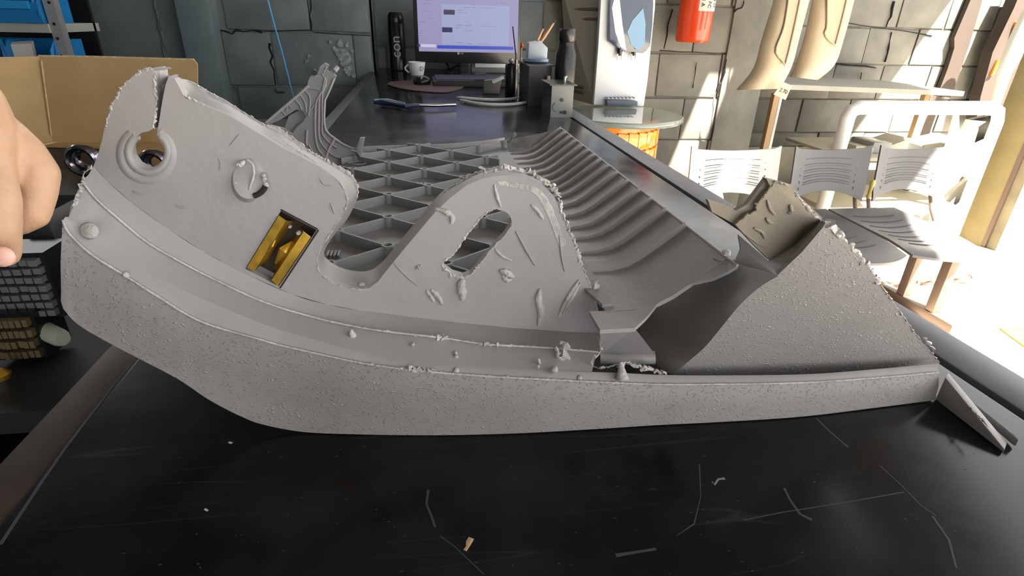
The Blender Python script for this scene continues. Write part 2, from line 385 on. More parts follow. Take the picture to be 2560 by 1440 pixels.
for pl, r in [([(334, 903), (290, 955), (240, 1020), (163, 1120), (100, 1210), (0, 1362)], .0010), ([(2040, 1045), (2075, 1080), (2120, 1118)], .0008), ([(2200, 1165), (2250, 1210), (2300, 1262), (2340, 1290)], .0005), ([(1748, 1160), (1752, 1240), (1735, 1310), (1690, 1340)], .0004),
              ([(1860, 1300), (1960, 1280), (2120, 1255), (2260, 1230)], .0004), ([(1960, 1220), (1975, 1250), (2000, 1285), (2030, 1300)], .0009), ([(1070, 1225), (1066, 1260), (1078, 1290), (1088, 1318)], .0009), ([(1540, 1388), (1590, 1380), (1640, 1372)], .0012), ([(1100, 1340), (1135, 1365), (1210, 1436)], .0004), ([(2330, 1290), (2372, 1350), (2390, 1420)], .0007)]:
    onT(pl, r, msc, 'scratch', ct)
for i in range(70):
    a, b = random.uniform(300, 2500), random.uniform(1105, 1435); p = atZ(a, b, TZ)
    if XL < p.x < XR: onT([(a, b), (a+random.uniform(2, 9), b+random.uniform(-3, 3))], .0003, msc, 'nick', ct)
onT([(1178, 1345), (1172, 1355), (1168, 1368), (1162, 1376)], .0016, mat('chip_of_bare_wood', (.55, .38, .22), .8), 'bare_chip', ct, flat=.5)
onT([(572, 1105), (580, 1108)], .001, m_burr, 'plastic_crumb', ct); onT([(512, 1272), (520, 1277)], .001, m_burr, 'plastic_crumb', ct)
onT([(1780, 1204), (1786, 1212), (1796, 1198), (1812, 1196)], .0009, mat('blue_grey_smear', (.20, .25, .28), .7), 'smear', ct)

# ================================================================== THE GREY PANEL
PN = empty('plastic_trim_panel', (0.08, .42, TZ), 'large cut grey moulded plastic vehicle trim panel with slotted holes lying on the black counter', 'plastic panel')
R0 = [(158, 772, .342), (200, 815, .338), (300, 872, .332), (440, 945, .326), (520, 998, .322), (600, 1040, .320), (660, 1062, .319), (760, 1080, 0), (900, 1086, 0), (1100, 1088, 0), (1300, 1083, 0), (1500, 1072, 0), (1640, 1063, 0), (1800, 1055, 0), (2000, 1042, 0), (2200, 1018, 0), (2340, 1000, 0)]
R1 = [(152, 752, .340), (200, 806, .338), (300, 865, .334), (440, 935, .331), (520, 970, .329), (600, 996, .328), (672, 1012, .327), (760, 1027, .326), (900, 1045, .326), (1100, 1062, .325), (1300, 1071, .322), (1500, 1066, .320), (1640, 1057, .318), (1800, 1049, .316), (2000, 1036, .315), (2200, 1013, .314), (2340, 994, .314)]
R2 = [(158, 550, .344), (172, 582, .342), (230, 637, .340), (313, 689, .337), (401, 745, .335), (505, 805, .333), (655, 850, .332), (713, 866, .331), (901, 907, .331), (1047, 927, .331), (1234, 942, .331), (1351, 948, .330), (1488, 955, .330), (1644, 961, .329), (1781, 961, .328), (2000, 957, .326), (2200, 944, .324), (2345, 931, .322)]
R3 = [(172, 542, 0.351), (200, 560, 0.349), (242, 598, 0.347), (297, 640, 0.344), (380, 688, 0.341), (463, 728, 0.339), (547, 765, 0.338), (672, 815, 0.337), (797, 852, 0.336), (901, 880, 0.336), (1000, 899, 0.335), (1150, 912, 0.334), (1332, 924, 0.333), (1543, 932, 0.332), (1700, 938, 0.331), (2000, 936, 0.329), (2200, 922, 0.331), (2345, 909, 0.329)]
R4 = [(205, 452, 0.3755), (230, 485, 0.3745), (255, 511, 0.3735), (313, 561, 0.3705), (363, 602, 0.3685), (422, 638, 0.3665), (513, 687, 0.3655), (655, 753, 0.3645), (776, 791, 0.3635), (880, 815, 0.3635), (975, 830, 0.3635), (1100, 844, 0.3625), (1192, 858, 0.3625), (1254, 863, 0.3615), (1379, 870, 0.3615), (1496, 880, 0.3615)]
PA, PB = .372, .10
R5p = [(234, 415), (263, 448), (330, 507), (422, 573), (505, 627), (609, 682), (730, 736), (820, 762), (900, 776), (1025, 792), (1150, 807), (1275, 820), (1421, 830), (1500, 833)]
def atP(x, y, off=0.):
    """on the leaning front plate, off metres behind its face"""
    d = ray(x, y); t = (PA+off + PB*(H-1.20))/(d.y - PB*d.z); return C0 + d*t
def row(R, n): return [atY(a, b, Y) for a, b, Y in cr([(a, b, Y if Y else atZ(a, b, TZ+.0012).y) for a, b, Y in R], n)]
NB = 130
def yb(x):
    """depth of the foot of the band above picture column x; the left end lifts off and swings back a little"""
    if x >= 760: return 0
    return .0
_c = cr([(a, b) for a, b, _ in R0], 90)
_y = {}
def foot(x):
    p = min(_c, key=lambda q: abs(q[0]-x)); k = min(max(x, 760), 2340)
    q = min(_c, key=lambda q_: abs(q_[0]-k)); base = atZ(q[0], q[1], TZ+.0012).y
    return base + max(0, 760-x)*.00003 + max(0, 760-x)**2*1.0e-8
def smoothfoot(x): return sum(foot(x+d) for d in range(-60, 61, 15))/9
def row2(R, f, n): return [atY(a, b, f(a, b)) for a, b in cr([(a, b) for a, b, *_ in R], n)]
fy = {x: smoothfoot(x) for x in range(140, 2380, 10)}
def F_(x): k = max(140, min(2360, int(x//10)*10)); t = (x-k)/10; t = max(0, min(1, t)); return fy[k]*(1-t)+fy[k+10]*t
def b0y(x): return min(_c, key=lambda q: abs(q[0]-x))[1]
r0 = [p if p.z > TZ+.0004 else V((p.x, p.y, TZ+.0004)) for p in row2(R0, lambda a, b: F_(a), NB)]
r1 = row2(R1, lambda a, b: F_(a)+max(0, b0y(a)-b)*.00004, NB)
r2 = row2(R2, lambda a, b: F_(a)+.007, NB)
# band: rounded left end turns back away from the viewer
def endcol(p, k): return [V((p.x-.000+q[0], p.y+q[1], p.z)) for q in ((.012, .035), (.004, .016), (.001, .006))][k]
rows = []
for R in (r0, r1, [mid(a, b, .12) for a, b in zip(r1, r2)], [mid(a, b, .5)+V((0, -.0015, 0)) for a, b in zip(r1, r2)], [mid(a, b, .9)+V((0, -.001, 0)) for a, b in zip(r1, r2)], r2):
    rows.append([endcol(R[0], k) for k in range(3)] + R)
G().sheet(rows, d=(.0, .0035, -.0005)).build('grained_band', m_grain, PN, smooth=True, angle=35)
# ledges
n3 = 120
r3 = row2(R3, lambda a, b: F_(a)+.013, NB)
G().sheet([r2, [mid(a, b, .5)+V((0, 0, .001)) for a, b in zip(r2, r3)], r3], d=(0, .001, -.003)).build('lower_ledge', m_pl, PN, smooth=True, angle=30)
cut3 = [(a, b, Y) for a, b, Y in R3 if a < 1500] + [(1480, 929, .333)]
PY = lambda a, b: atP(a, b).y
r3b, r4 = row2(cut3, lambda a, b: F_(a)+.013, n3), row2(R4, lambda a, b: min(F_(a)+.034, PY(a, b)-.004), n3)
G().sheet([r3b, [mid(a, b, .5)+V((0, .0015, 0)) for a, b in zip(r3b, r4)], r4], d=(0, .003, 0)).build('channel_wall', m_pl, PN, smooth=True, angle=30)
r5 = [atP(a, b) for a, b in cr(R5p, n3)]
G().sheet([r4, [mid(a, b, .5)+V((0, 0, -.001)) for a, b in zip(r4, r5)], r5], d=(0, .001, -.003)).build('upper_ledge', m_pl, PN, smooth=True, angle=30)

# ---- front plate with its openings
left = [(234, 415), (245, 385), (255, 350), (262, 318), (272, 285), (290, 245), (312, 210), (335, 188), (358, 176), (378, 172)]
slotL = [(386, 182), (389, 240), (388, 290), (383, 322)]
hole1 = [(372, 328), (355, 332), (338, 343), (328, 358), (325, 375), (328, 392), (342, 411), (363, 423), (388, 427), (409, 419), (418, 405), (417, 386), (408, 366), (397, 350)]
slotR = [(392, 336), (397, 307), (405, 257), (413, 215), (421, 192)]
topL = [(436, 196), (451, 223), (463, 242), (517, 265), (572, 288), (630, 323), (713, 373), (797, 415), (838, 444), (860, 472), (867, 502), (858, 530), (840, 560), (818, 595), (800, 625), (792, 650), (796, 675), (810, 695), (838, 712), (880, 724), (920, 722), (945, 704)]
lobeR = [(962, 682), (1004, 630), (1046, 580), (1088, 530), (1125, 495), (1167, 463), (1200, 449), (1233, 441), (1275, 438), (1317, 442), (1355, 460), (1388, 496), (1410, 550), (1435, 613), (1455, 668), (1480, 734), (1497, 785), (1506, 820)]
outline = left + slotL + hole1 + slotR + topL + lobeR + [tuple(p) for p in reversed(R5p)]
seen = []; 
for p in outline:
    if not seen or abs(p[0]-seen[-1][0])+abs(p[1]-seen[-1][1]) > 1.5: seen.append(p)
if abs(seen[0][0]-seen[-1][0])+abs(seen[0][1]-seen[-1][1]) < 2: seen.pop()
slot2 = [(1233, 522), (1258, 526), (1275, 540), (1280, 559), (1264, 586), (1236, 615), (1208, 650), (1177, 686), (1158, 692), (1133, 685), (1110, 668), (1106, 657), (1133, 636), (1158, 601), (1183, 567), (1208, 540)]
rect = [(702, 527), (792, 575), (697, 716), (613, 672)]
G().slab([atP(*p) for p in seen], (0, .008, 0), [[atP(*p) for p in slot2], [atP(*p) for p in rect]]).build('front_plate', m_pl, PN, smooth=True, angle=30, bevel=0)
# rim flange running back from the upper outline
FB = .026
fr_front = [(421, 192)] + topL + lobeR[:9]
fr_back = [(424, 191), (476, 202), (513, 223), (567, 252), (613, 282), (663, 311), (697, 321), (738, 348), (768, 373), (817, 402), (872, 432), (892, 461), (895, 490), (872, 540), (838, 582), (815, 612), (810, 635), (820, 650), (850, 668), (890, 678), (925, 676), (955, 655), (1004, 597), (1054, 538), (1100, 484), (1150, 451), (1208, 424), (1262, 416)]
A = [atP(*p, .001) for p in cr(fr_front, 90)]; B = [atP(*p, FB+.004) for p in cr(fr_back, 90)]
G().sheet([A, [mid(a, b, .25)+V((0, 0, .0008)) for a, b in zip(A, B)], B], d=(-.0012, .0005, -.0022)).build('rim_flange', m_pl, PN, smooth=True, angle=40)
A = [atP(*p, .001) for p in cr(left, 20)]; G().sheet([A, [p+V((.004, .016, .0)) for p in A]], d=(.002, 0, -.001)).build('rim_flange', m_pl, PN, smooth=True)
A = [atP(*p, .001) for p in cr([(380, 172)]+slotL, 14)]; G().sheet([A, [p+V((.0, .020, .0)) for p in A]], d=(-.002, 0, 0)).build('slot_lip', m_burr, PN, smooth=True)
# right part of the slot: brown inner wall standing behind the cut
A = [atP(*p, .002) for p in [(428, 170), (421, 192), (413, 215), (405, 257), (397, 307), (392, 336)]]
G().sheet([A[1:], [p+V((-.002, .016, .0)) for p in A[1:]]], d=(.002, 0, 0)).build('slot_lip', m_pl, PN)
def plate_ring(c, r, rt, a0=0, a1=360, m=m_pl, nm='ring_ridge', off=.001, sx=1., n=40):
    pts = [atP(c[0]+r*sx*math.cos(math.radians(a0+(a1-a0)*i/n)), c[1]+r*math.sin(math.radians(a0+(a1-a0)*i/n)), off) for i in range(n+1)]
    return G().tube(pts, rt, 8, flat=1).build(nm, m, PN, smooth=True, angle=80)
plate_ring((372, 385), 62, .0045, -60, 235, off=.003)
plate_ring((372, 380), 50, .0026, -52, 232, off=.0005)
# round knock-out boss, tilted out of the plate at its lower left
c = atP(622, 447); n = 28; ringp = []
for i in range(n):
    an = 6.283*i/n; ringp.append((622+40*math.cos(an), 447+50*math.sin(an), math.cos(an)*-.4+math.sin(an)*.8))
top = [atP(a, b, -.0005-max(0, k)*.007) for a, b, k in ringp]; base = [atP(622+(a-622)*(1.02+.25*max(0, k)), 447+(b-447)*(1.02+.25*max(0, k)), .001) for a, b, k in ringp]
g = G(); g.add(top+base+[sum(top, V())/n], [(i, (i+1) % n, (i+1) % n+n, i+n) for i in range(n)]+[(i, (i+1) % n, 2*n) for i in range(n)])
g.build('round_boss', m_pl, PN, smooth=True, angle=50)
def strand(pxs, r, off=-.001, m=m_burr, nm='plastic_strand', fn=atP, n=14):
    pts = [fn(a, b, off) for a, b in cr(pxs, n)]
    rs = [r*(.25+math.sin(math.pi*(i+.5)/len(pts))**.6)*random.uniform(.8, 1.2) for i in range(len(pts))]
    return G().tube(pts, rs, 6).build(nm, m, PN, smooth=True, angle=70)
strand([(618, 400), (632, 412), (634, 440), (626, 465), (620, 490)], .0008, -.004)
for q in ([(590, 408), (600, 412), (612, 402)], [(656, 432), (660, 445), (658, 455)], [(587, 452), (592, 462), (596, 468)], [(662, 455), (665, 465), (658, 472)]): strand(q, .0016, -.003)
plate_ring((628, 452), 38, .0018, 20, 80, mat('dark_shade_and_score', (.03, .02, .018), .9), 'crescent_shade', -.0045)  # dark arc put in for the crescent shadow at the boss
# yellow zinc clip sitting in the square hole
cl = G(); 
def cp(u, v, d): # u across (0..1), v along (0..1 downwards)
    a = V((mid(V((702, 527, 0)), V((792, 575, 0)), u))); b = V((mid(V((613, 672, 0)), V((697, 716, 0)), u))); q = mid(a, b, v); return atP(q.x, q.y, d)
bc = empty('zinc_clip', cp(.5, .5, .01)-org(PN)); bc.parent = PN; bc['label'] = 'yellow zinc plated spring clip in the square hole'
prof = [(.0, .003), (.02, -.002), (.24, -.0025), (.33, .002), (.40, .013), (.60, .015), (.68, .004), (.75, -.002), (.97, -.0025), (1.0, .003)]
vt = {0: (.10, .93), 1: (.08, .97), 2: (.10, .97), 3: (.08, .80), 4: (.05, .80), 5: (.05, .80), 6: (.10, .80), 7: (.12, .97), 8: (.14, 1.0), 9: (.16, .97)}
rws = [[cp(u, vt[i][0]+(vt[i][1]-vt[i][0])*k/10, d) for i, (u, d) in enumerate(prof)] for k in range(11)]
g = G().sheet(rws, d=(0, .0012, 0)); 
k = g.build('clip_channel', m_brass, bc, smooth=True, angle=45)
G().lathe(cp(.66, .16, -.001), [(.0012, -.001), (.0018, 0), (.0012, .002)], 10, (0, -1, 0)).build('clip_rivet', m_steel, bc)
G().lathe(cp(.40, .14, .002), [(.0009, -.001), (.0013, 0), (.0009, .0015)], 10, (0, -1, 0)).build('clip_rivet', m_steel, bc)
G().tube([cp(.26, .42, -.003), cp(.27, .52, -.0045), cp(.26, .62, -.003)], [.0006, .0012, .0006], 6).build('clip_dimple', m_brass, bc, smooth=True)
G().tube([cp(.66, .32, .006), cp(.62, .5, .001), cp(.60, .72, .006)], [.001, .004, .001], 8, flat=.5).build('clip_tongue', m_brass, bc, smooth=True)
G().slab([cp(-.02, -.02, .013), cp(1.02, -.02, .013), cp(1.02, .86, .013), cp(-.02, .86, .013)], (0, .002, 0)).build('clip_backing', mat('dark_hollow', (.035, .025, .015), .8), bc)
for a, b in (((702, 524), (794, 573)), ((796, 575), (700, 720))):   # scored outline beside the hole
    G().tube([atP(*a, -.0002), atP(*b, -.0002)], .0006, 5).build('scored_line', mat('dark_shade_and_score', (0, 0, 0)), PN)

# ---- torn edges
def torn(pxs, r, seed, off=0., fn=None, n=None, amp=1.0, nm='torn_edge', m=m_burr):
    rnd = random.Random(seed); L = sum(math.hypot(a[0]-b[0], a[1]-b[1]) for a, b in zip(pxs, pxs[1:])); n = n or max(8, int(L/4))
    pts = []; rs = []; r *= .62
    for q in cr(pxs, n):
        p = (fn or (lambda a, b: atP(a, b, off)))(*q)
        pts.append(p+V((rnd.gauss(0, 1), rnd.gauss(0, .6), rnd.gauss(0, 1)))*r*.45*amp); rs.append(r*rnd.choice((.35, .5, .7, .9, 1.2, 1.8 if rnd.random() < .35*amp else .6)))
    rs[0] = rs[-1] = r*.2
    g = G().tube(pts, rs, 6, flat=.7)
    return g.build(nm, m, PN, smooth=True, angle=50)
torn(slotL, .0015, 2); torn([(262, 318), (280, 262), (312, 210), (358, 176), (380, 172)], .0012, 3)
torn([(451, 223), (463, 242), (517, 265)], .0012, 4); torn([(470, 200), (520, 228), (580, 262), (613, 284), (663, 312)], .0010, 5, FB)
torn([(663, 312), (697, 321), (738, 348), (768, 373), (817, 402), (872, 432), (893, 465), (893, 495)], .0013, 6, FB)
torn([(838, 444), (860, 472), (867, 502)], .0011, 7); torn([(700, 345), (740, 375), (797, 410)], .0007, 8)
torn([(720, 385), (745, 375), (765, 374)], .0015, 9, .01)
torn([(868, 510), (850, 545), (818, 595), (798, 628), (793, 655), (800, 682), (838, 711), (885, 723), (925, 722)], .0010, 10)
torn([(1110, 485), (1150, 451), (1208, 426), (1262, 417)], .0017, 11, FB*.9)
torn([(1208, 430), (1262, 420), (1317, 428), (1345, 440), (1380, 462), (1400, 500), (1412, 545), (1425, 580), (1440, 615), (1455, 665)], .0022, 12, amp=1.2)
torn([(1455, 665), (1470, 700), (1480, 734), (1497, 785), (1508, 822)], .0014, 13)
torn([(1205, 418), (1212, 425), (1209, 436)], .0030, 14); torn([(1320, 425), (1350, 445), (1375, 462), (1396, 481)], .0028, 15, -.002, amp=1.5)
torn(slot2+[slot2[0]], .0012, 16); torn([(1108, 665), (1120, 685), (1140, 694), (1160, 697)], .0028, 17)
torn([(1475, 700), (1490, 705), (1492, 722), (1482, 728)], .0036, 18); torn([(1500, 800), (1508, 808), (1512, 825)], .0030, 19)
# pale shaved bevel on the right lobe
inn = [(1250, 462), (1290, 470), (1330, 480), (1352, 505), (1372, 545), (1388, 590), (1400, 620)]; out = [(1235, 446), (1280, 443), (1320, 448), (1360, 468), (1388, 505), (1408, 555), (1425, 605)]
A = [atP(*p, -.0004) for p in cr(inn, 24)]; B = [atP(*p, .004) for p in cr(out, 24)]
G().sheet([A, [mid(a, b)+V((0, -.0022, .0005))+V((random.gauss(0, .0004), 0, random.gauss(0, .0004))) for a, b in zip(A, B)], B], d=(0, .002, 0)).build('shaved_bevel', m_burr, PN, smooth=True)
f2 = lambda R: [(a, b) for a, b, _ in R]
fn2 = lambda R: (lambda x, y: atY(x, y, (F_(x)+.0065) if R is R2 else min(F_(x)+.034, PY(x, y)-.004)-.0005))
torn([p for p in f2(R4) if p[0] > 860], .0012, 20, fn=fn2(R4)); torn([(1085, 838), (1100, 845), (1125, 848)], .0034, 21, fn=fn2(R4), amp=1.4)
torn([(1180, 858), (1215, 860), (1260, 864)], .0024, 22, fn=fn2(R4)); torn([p for p in f2(R4) if p[0] <= 900], .0006, 23, fn=fn2(R4), amp=.3)
torn([p for p in f2(R2) if 880 < p[0] < 1660], .0014, 24, fn=fn2(R2)); torn([(1000, 918), (1030, 922), (1060, 926), (1085, 928)], .0026, 25, fn=fn2(R2), amp=1.3)
torn([p for p in f2(R2) if p[0] <= 960], .0008, 26, fn=fn2(R2), amp=.3); torn([p for p in f2(R2) if p[0] >= 1600], .0008, 27, fn=fn2(R2), amp=.15)
torn([(1400, 850), (1412, 862), (1405, 880), (1420, 895)], .0050, 28, fn=lambda x, y: atY(x, y, F_(x)+.026), amp=1.3)
torn([(1392, 866), (1396, 890), (1410, 902)], .0022, 29, fn=lambda x, y: atY(x, y, F_(x)+.020))
torn([(1498, 836), (1500, 860), (1500, 882), (1485, 893), (1478, 912), (1500, 920), (1540, 912), (1560, 905)], .0016, 30, fn=lambda x, y: atY(x, y, F_(x)+.020))
torn([(1540, 915), (1570, 908), (1600, 918), (1640, 925), (1670, 936)], .0026, 31, fn=lambda x, y: atY(x, y, F_(x)+.014), amp=1.4)
torn([(208, 455), (198, 482), (186, 512), (174, 541)], .0020, 32, fn=lambda x, y: atY(x, y, F_(x)+.020), amp=1.4)
torn([(232, 412), (215, 430), (205, 450)], .0012, 33, fn=lambda x, y: atY(x, y, .366))
for R, n_ in ((R2, 110), (R4, 90)):
    G().tube([fn2(R)(a, b)+V((0, -.0003, .0002)) for a, b in cr(f2(R), n_)], .0008, 6).build('edge_highlight', m_burr, PN, smooth=True, angle=80)  # pale bead draws the light caught along the ledge edges
# cone of pulled plastic and small bosses on the ledges
def blob(x, y, Y, r, m=m_burr, nm='plastic_boss', sx=1., h=1.):
    c = atY(x, y, Y); return G().lathe(c, [(r*.9*sx, -r*.3), (r*sx, 0), (r*.8*sx, r*.6*h), (r*.3*sx, r*.9*h)], 12, (0, -1, .3)).build(nm, m, PN, smooth=True, angle=80)
blob(223, 577, F_(223)+.010, .0055, h=.35); blob(315, 687, F_(315)+.007, .0022); blob(1385, 923, F_(1385)+.011, .0030, h=1.4); blob(1140, 927, F_(1140)+.009, .0024); blob(882, 838, F_(882)+.026, .0026)
blob(1032, 861, F_(1032)+.025, .0015); blob(1140, 892, F_(1140)+.020, .0018); blob(1345, 916, F_(1345)+.013, .0014); blob(1448, 945, F_(1448)+.009, .0022); blob(905, 716, .382, .0035)
c = atY(1552, 905, F_(1552)+.012); d = atY(1556, 948, F_(1556)+.007)
G().tube([c, mid(c, d), d], [.0012, .003, .0050], 8).build('pulled_cone', m_burr, PN, smooth=True, angle=60)
# gouges raised from the plate
for i, (q, r) in enumerate([([(1088, 522), (1110, 528), (1130, 540), (1128, 560)], .0018), ([(1158, 696), (1152, 715), (1157, 735), (1155, 750)], .0030), ([(1066, 726), (1078, 742), (1086, 755)], .0012), ([(1078, 724), (1095, 740), (1106, 762)], .0016),
    ([(1350, 722), (1346, 750), (1352, 780), (1346, 814)], .0024), ([(1448, 700), (1425, 735), (1408, 765), (1398, 792)], .0016), ([(1452, 706), (1432, 740), (1416, 768), (1408, 786)], .0013), ([(1250, 676), (1268, 682), (1284, 694)], .0024), ([(1256, 688), (1268, 700), (1280, 698)], .0016),
    ([(985, 658), (1012, 685), (1044, 714)], .0007), ([(1328, 512), (1345, 528), (1358, 548)], .0013), ([(1236, 462), (1242, 490), (1252, 518)], .0011), ([(1290, 578), (1310, 615), (1338, 664)], .0009), ([(1238, 622), (1255, 640), (1280, 652)], .0010), ([(1040, 672), (1055, 664)], .0014), ([(1398, 585), (1404, 640), (1412, 680)], .0007),
    ([(575, 365), (588, 350), (600, 335)], .0005), ([(548, 395), (552, 410), (550, 425)], .0004), ([(440, 512), (452, 518), (468, 520)], .0006), ([(330, 478), (345, 482), (358, 486)], .0005), ([(826, 508), (832, 520), (836, 535)], .0006), ([(800, 445), (810, 460), (830, 465)], .0005)]):
    strand(q, r, -.0004, nm='gouge', m=m_burr if r > .0009 else m_pl)
strand([(1138, 878), (1142, 898)], .0012, fn=lambda x, y, o: atY(x, y, F_(x)+.022), nm='gouge')
strand([(878, 824), (882, 850)], .0016, fn=lambda x, y, o: atY(x, y, F_(x)+.026), nm='gouge')
strand([(1345, 896), (1350, 910)], .0010, fn=lambda x, y, o: atY(x, y, F_(x)+.018), nm='gouge')

# ---- ribbed deck behind the plate
DZ = 1.215
poly = [atZ(a, b, DZ) for a, b in ((905, 376), (1000, 372), (1107, 369), (1204, 361), (1290, 352))]
Yb = poly[-1].y
poly += [V((.128, Yb-.02, DZ)), V((.132, .346, DZ)), V((.123, .346, DZ)), V((.114, .388, DZ)), V((-.10, .402, DZ))]
poly += [atZ(a, b, DZ) for a, b in ((740, 640), (770, 560), (800, 470), (846, 412), (880, 388))]
G().slab(poly, (0, 0, -.003)).build('ribbed_deck', m_deck, PN)
def inpoly(x, y):
    c = False; n = len(poly)
    for i in range(n):
        a, b = poly[i], poly[(i+1) % n]
        if (a.y > y) != (b.y > y) and x < (b.x-a.x)*(y-a.y)/(b.y-a.y)+a.x: c = not c
    return c
nd = {}
n0 = [atZ(972, v, DZ) for v in (640, 560, 504, 457, 420, 391)]
DY = (n0[5].y-n0[0].y)/5; DX = .0455; SK = (n0[5].x-n0[0].x)/(n0[5].y-n0[0].y)
def node(i, j): y = n0[0].y + j*DY/2 - i*.004; return V((n0[0].x + i*DX + (y-n0[0].y)*SK, y, DZ))
RH = .0095
ribm = bpy.data.meshes
for s in (1, -1):
    for k in range(-14, 22):
        run = []
        for i in range(-5, 6):
            j = k + s*i
            if (i+j) % 2: continue
            p = node(i, j)
            if inpoly(p.x, p.y) and p.y > .40: run.append(p)
        # with step i by one parity is kept only when k is even
        if len(run) >= 2:
            a, b = run[0], run[-1]; t = (b-a).normalized(); sd = V((-t.y, t.x, 0))*.0011
            a = a - t*DX*.5; b = b + t*DX*.5
            if not inpoly(a.x, a.y): a = a + t*DX*.45
            if not inpoly(b.x, b.y): b = b - t*DX*.45
            G().slab([a-sd, b-sd, b+sd, a+sd], (0, 0, RH)).build('deck_rib', m_deck, PN)
for i in range(-5, 6):
    for j in range(-6, 16):
        if (i+j) % 2 == 0:
            p = node(i, j)
            if inpoly(p.x, p.y) and p.y > .40: G().lathe(p, [(.0058, 0), (.0056, RH+.001), (.0036, RH+.001), (.0034, RH-.003)], 12).build('rib_hub', m_deck, PN, smooth=True, angle=35)
for (x, y) in ((835, 640), (1050, 464), (1048, 396)):
    for k in range(4):
        c = atZ(x-14+9*k, y, DZ); hh = .006 if y > 600 else .005
        G().slab([c+V((-.0009, -hh, 0)), c+V((.0009, -hh, 0)), c+V((.0009, hh, 0)), c+V((-.0009, hh, 0))], (0, 0, .003)).build('vent_ridge', m_deck, PN)
# back lip of the deck
A = [atZ(a, b, DZ) for a, b in cr([(905, 378), (1000, 374), (1107, 371), (1204, 363), (1262, 354)], 20)]
G().sheet([A, [p+V((0, .003, .006)) for p in A]], d=(0, .002, 0)).build('back_lip', m_deck, PN, smooth=True)
G().slab([atZ(1262, 352, 1.222), atZ(1286, 329, 1.235), atZ(1292, 333, 1.235), atZ(1275, 352, 1.222)], (0, .004, -.004)).build('corner_tab', m_deck, PN)
# ---- side wall with ribs rising on the right
PR = [(.2095, 1.250), (.198, 1.241), (.186, 1.2315), (.174, 1.2225), (.163, 1.2165), (.150, 1.2135), (.124, 1.2125)]
ys = [.3405 + (.872-.3405)*i/30 for i in range(31)]
m_side = mat('shaded_side_plastic', (.24, .225, .21), .5, vary=.05)
G().sheet([[V((X, y, Z)) for (X, Z) in PR] for y in ys], d=(.001, 0, -.003)).build('side_wall', m_pl, PN, smooth=True, angle=50)
EXT = [V((.2105, .3405, 1.250)), V((.211, .327, 1.2505))]
G().tube(EXT, .0012, 6).build('side_wall_lip', m_pl, PN)
G().sheet([EXT, [V((.198, .3405, 1.241)), V((.2065, .329, 1.2455))], [V((.186, .3405, 1.2315)), V((.199, .334, 1.238))]], d=(.001, 0, -.002)).build('side_wall', m_pl, PN)
for y in (.859, .825, .793, .762, .729, .700, .672, .645, .615, .582, .547, .512, .482, .447, .407):
    base = [V((X, y, Z)) for X, Z in PR]
    nr = [V((-.0015, 0, .0045)), V((-.003, 0, .0045)), V((-.003, 0, .0042)), V((-.002, 0, .004)), V((-.001, 0, .0038)), V((0, 0, .0032)), V((0, 0, .001))]
    G().sheet([base, [b+q for b, q in zip(base, nr)]], d=(0, .0013, 0)).build('side_rib', m_pl, PN, smooth=True)
G().tube([V((.2105, ys[0], 1.2505)), V((.2105, .6, 1.2508)), V((.2105, .872, 1.2505))], .0012, 6).build('side_wall_lip', m_pl, PN)
G().lathe(V((.2105, .343, 1.252)), [(.003, 0), (.003, .003), (.001, .004)], 10).build('lip_bump', m_burr, PN)
# far corner web closing deck to side wall
G().add([V((.2095, .872, 1.25)), V((.163, .876, 1.2165)), V((.124, Yb-.02, 1.2125)), atZ(1290, 345, 1.225), atZ(1350, 334, 1.24)], [(0, 1, 2, 3, 4)]).build('corner_web', m_pl, PN)

# ---- deep pocket between side wall and end panel
pq = lambda x, y, Y: atY(x, y, Y)
b2 = V((.163, .3415, 1.2165)); b3 = V((.150, .3415, 1.2135)); b4 = V((.124, .3415, 1.2125))
LA = [(1790, 648, .345), (1722, 690, .38), (1645, 733, .42), (1600, 760, .43), (1600, 830, .41), (1612, 880, .37), (1645, 915, .345), (1675, 934, .330)]
LB = [(1946, 690, .303), (1905, 714, .304), (1853, 759, .307), (1803, 819, .312), (1763, 867, .317), (1730, 896, .321), (1706, 917, .325), (1684, 935, .328)]
ra = [pq(*q_) for q_ in cr(LA, 24)]; rb = [pq(*q_) for q_ in cr(LB, 24)]
rws = [[mid(a, b, t) for a, b in zip(ra, rb)] for t in (0, .12, .25, .4, .55, .7, .85, 1)]
G().sheet(rws, d=(0, .003, 0)).build('pocket_wall', m_pl, PN, smooth=True, angle=60)
G().slab([pq(1818, 657, .342), pq(1842, 650, .338), pq(1853, 625, .337), pq(1847, 588, .338), pq(1925, 655, .320), pq(1946, 692, .306), pq(1880, 690, .330)], (0, .002, 0)).build('pocket_shoulder', m_pl, PN)
ext = []
for k_ in range(6):
    y_ = .3405-.0053*k_; xm = .163-(.3405-y_)*1.0; ext.append([V((x_, y_, 1.2125+max(0, x_-.150)*.3)) for x_ in (xm, .5*xm+.062, .124, .112)])
G().sheet(ext, d=(0, 0, -.003)).build('deck_apron', m_pl, PN, smooth=True)
g = G(); g.add([ext[-1][3], ext[-1][2], ext[-1][1], ext[-1][0], pq(1637, 885, .330), pq(1500, 888, .345)], [(0, 1, 2, 3, 4, 5)]); g.build('pocket_floor', m_pl, PN)
if 0:
 g = G(); g.add([b4, b3, b2, pq(1655, 800, .3395), pq(1634, 845, .336), pq(1638, 885, .334), pq(1500, 888, .352), pq(1470, 770, .354)], [(0, 1, 2, 3, 4, 5, 6, 7)])
for q in ():
    G().tube([pq(x, y, .346-.003*i) for i, (x, y) in enumerate(q)], .0018, 6).build('pocket_fold', m_pl, PN, smooth=True)
A, B = pq(1500, 893, .346), pq(1637, 894, .336)
G().tube([A, mid(A, B), B], [.0055, .0055, .0052], 12).build('ledge_tube', m_pl, PN, smooth=True, angle=60)
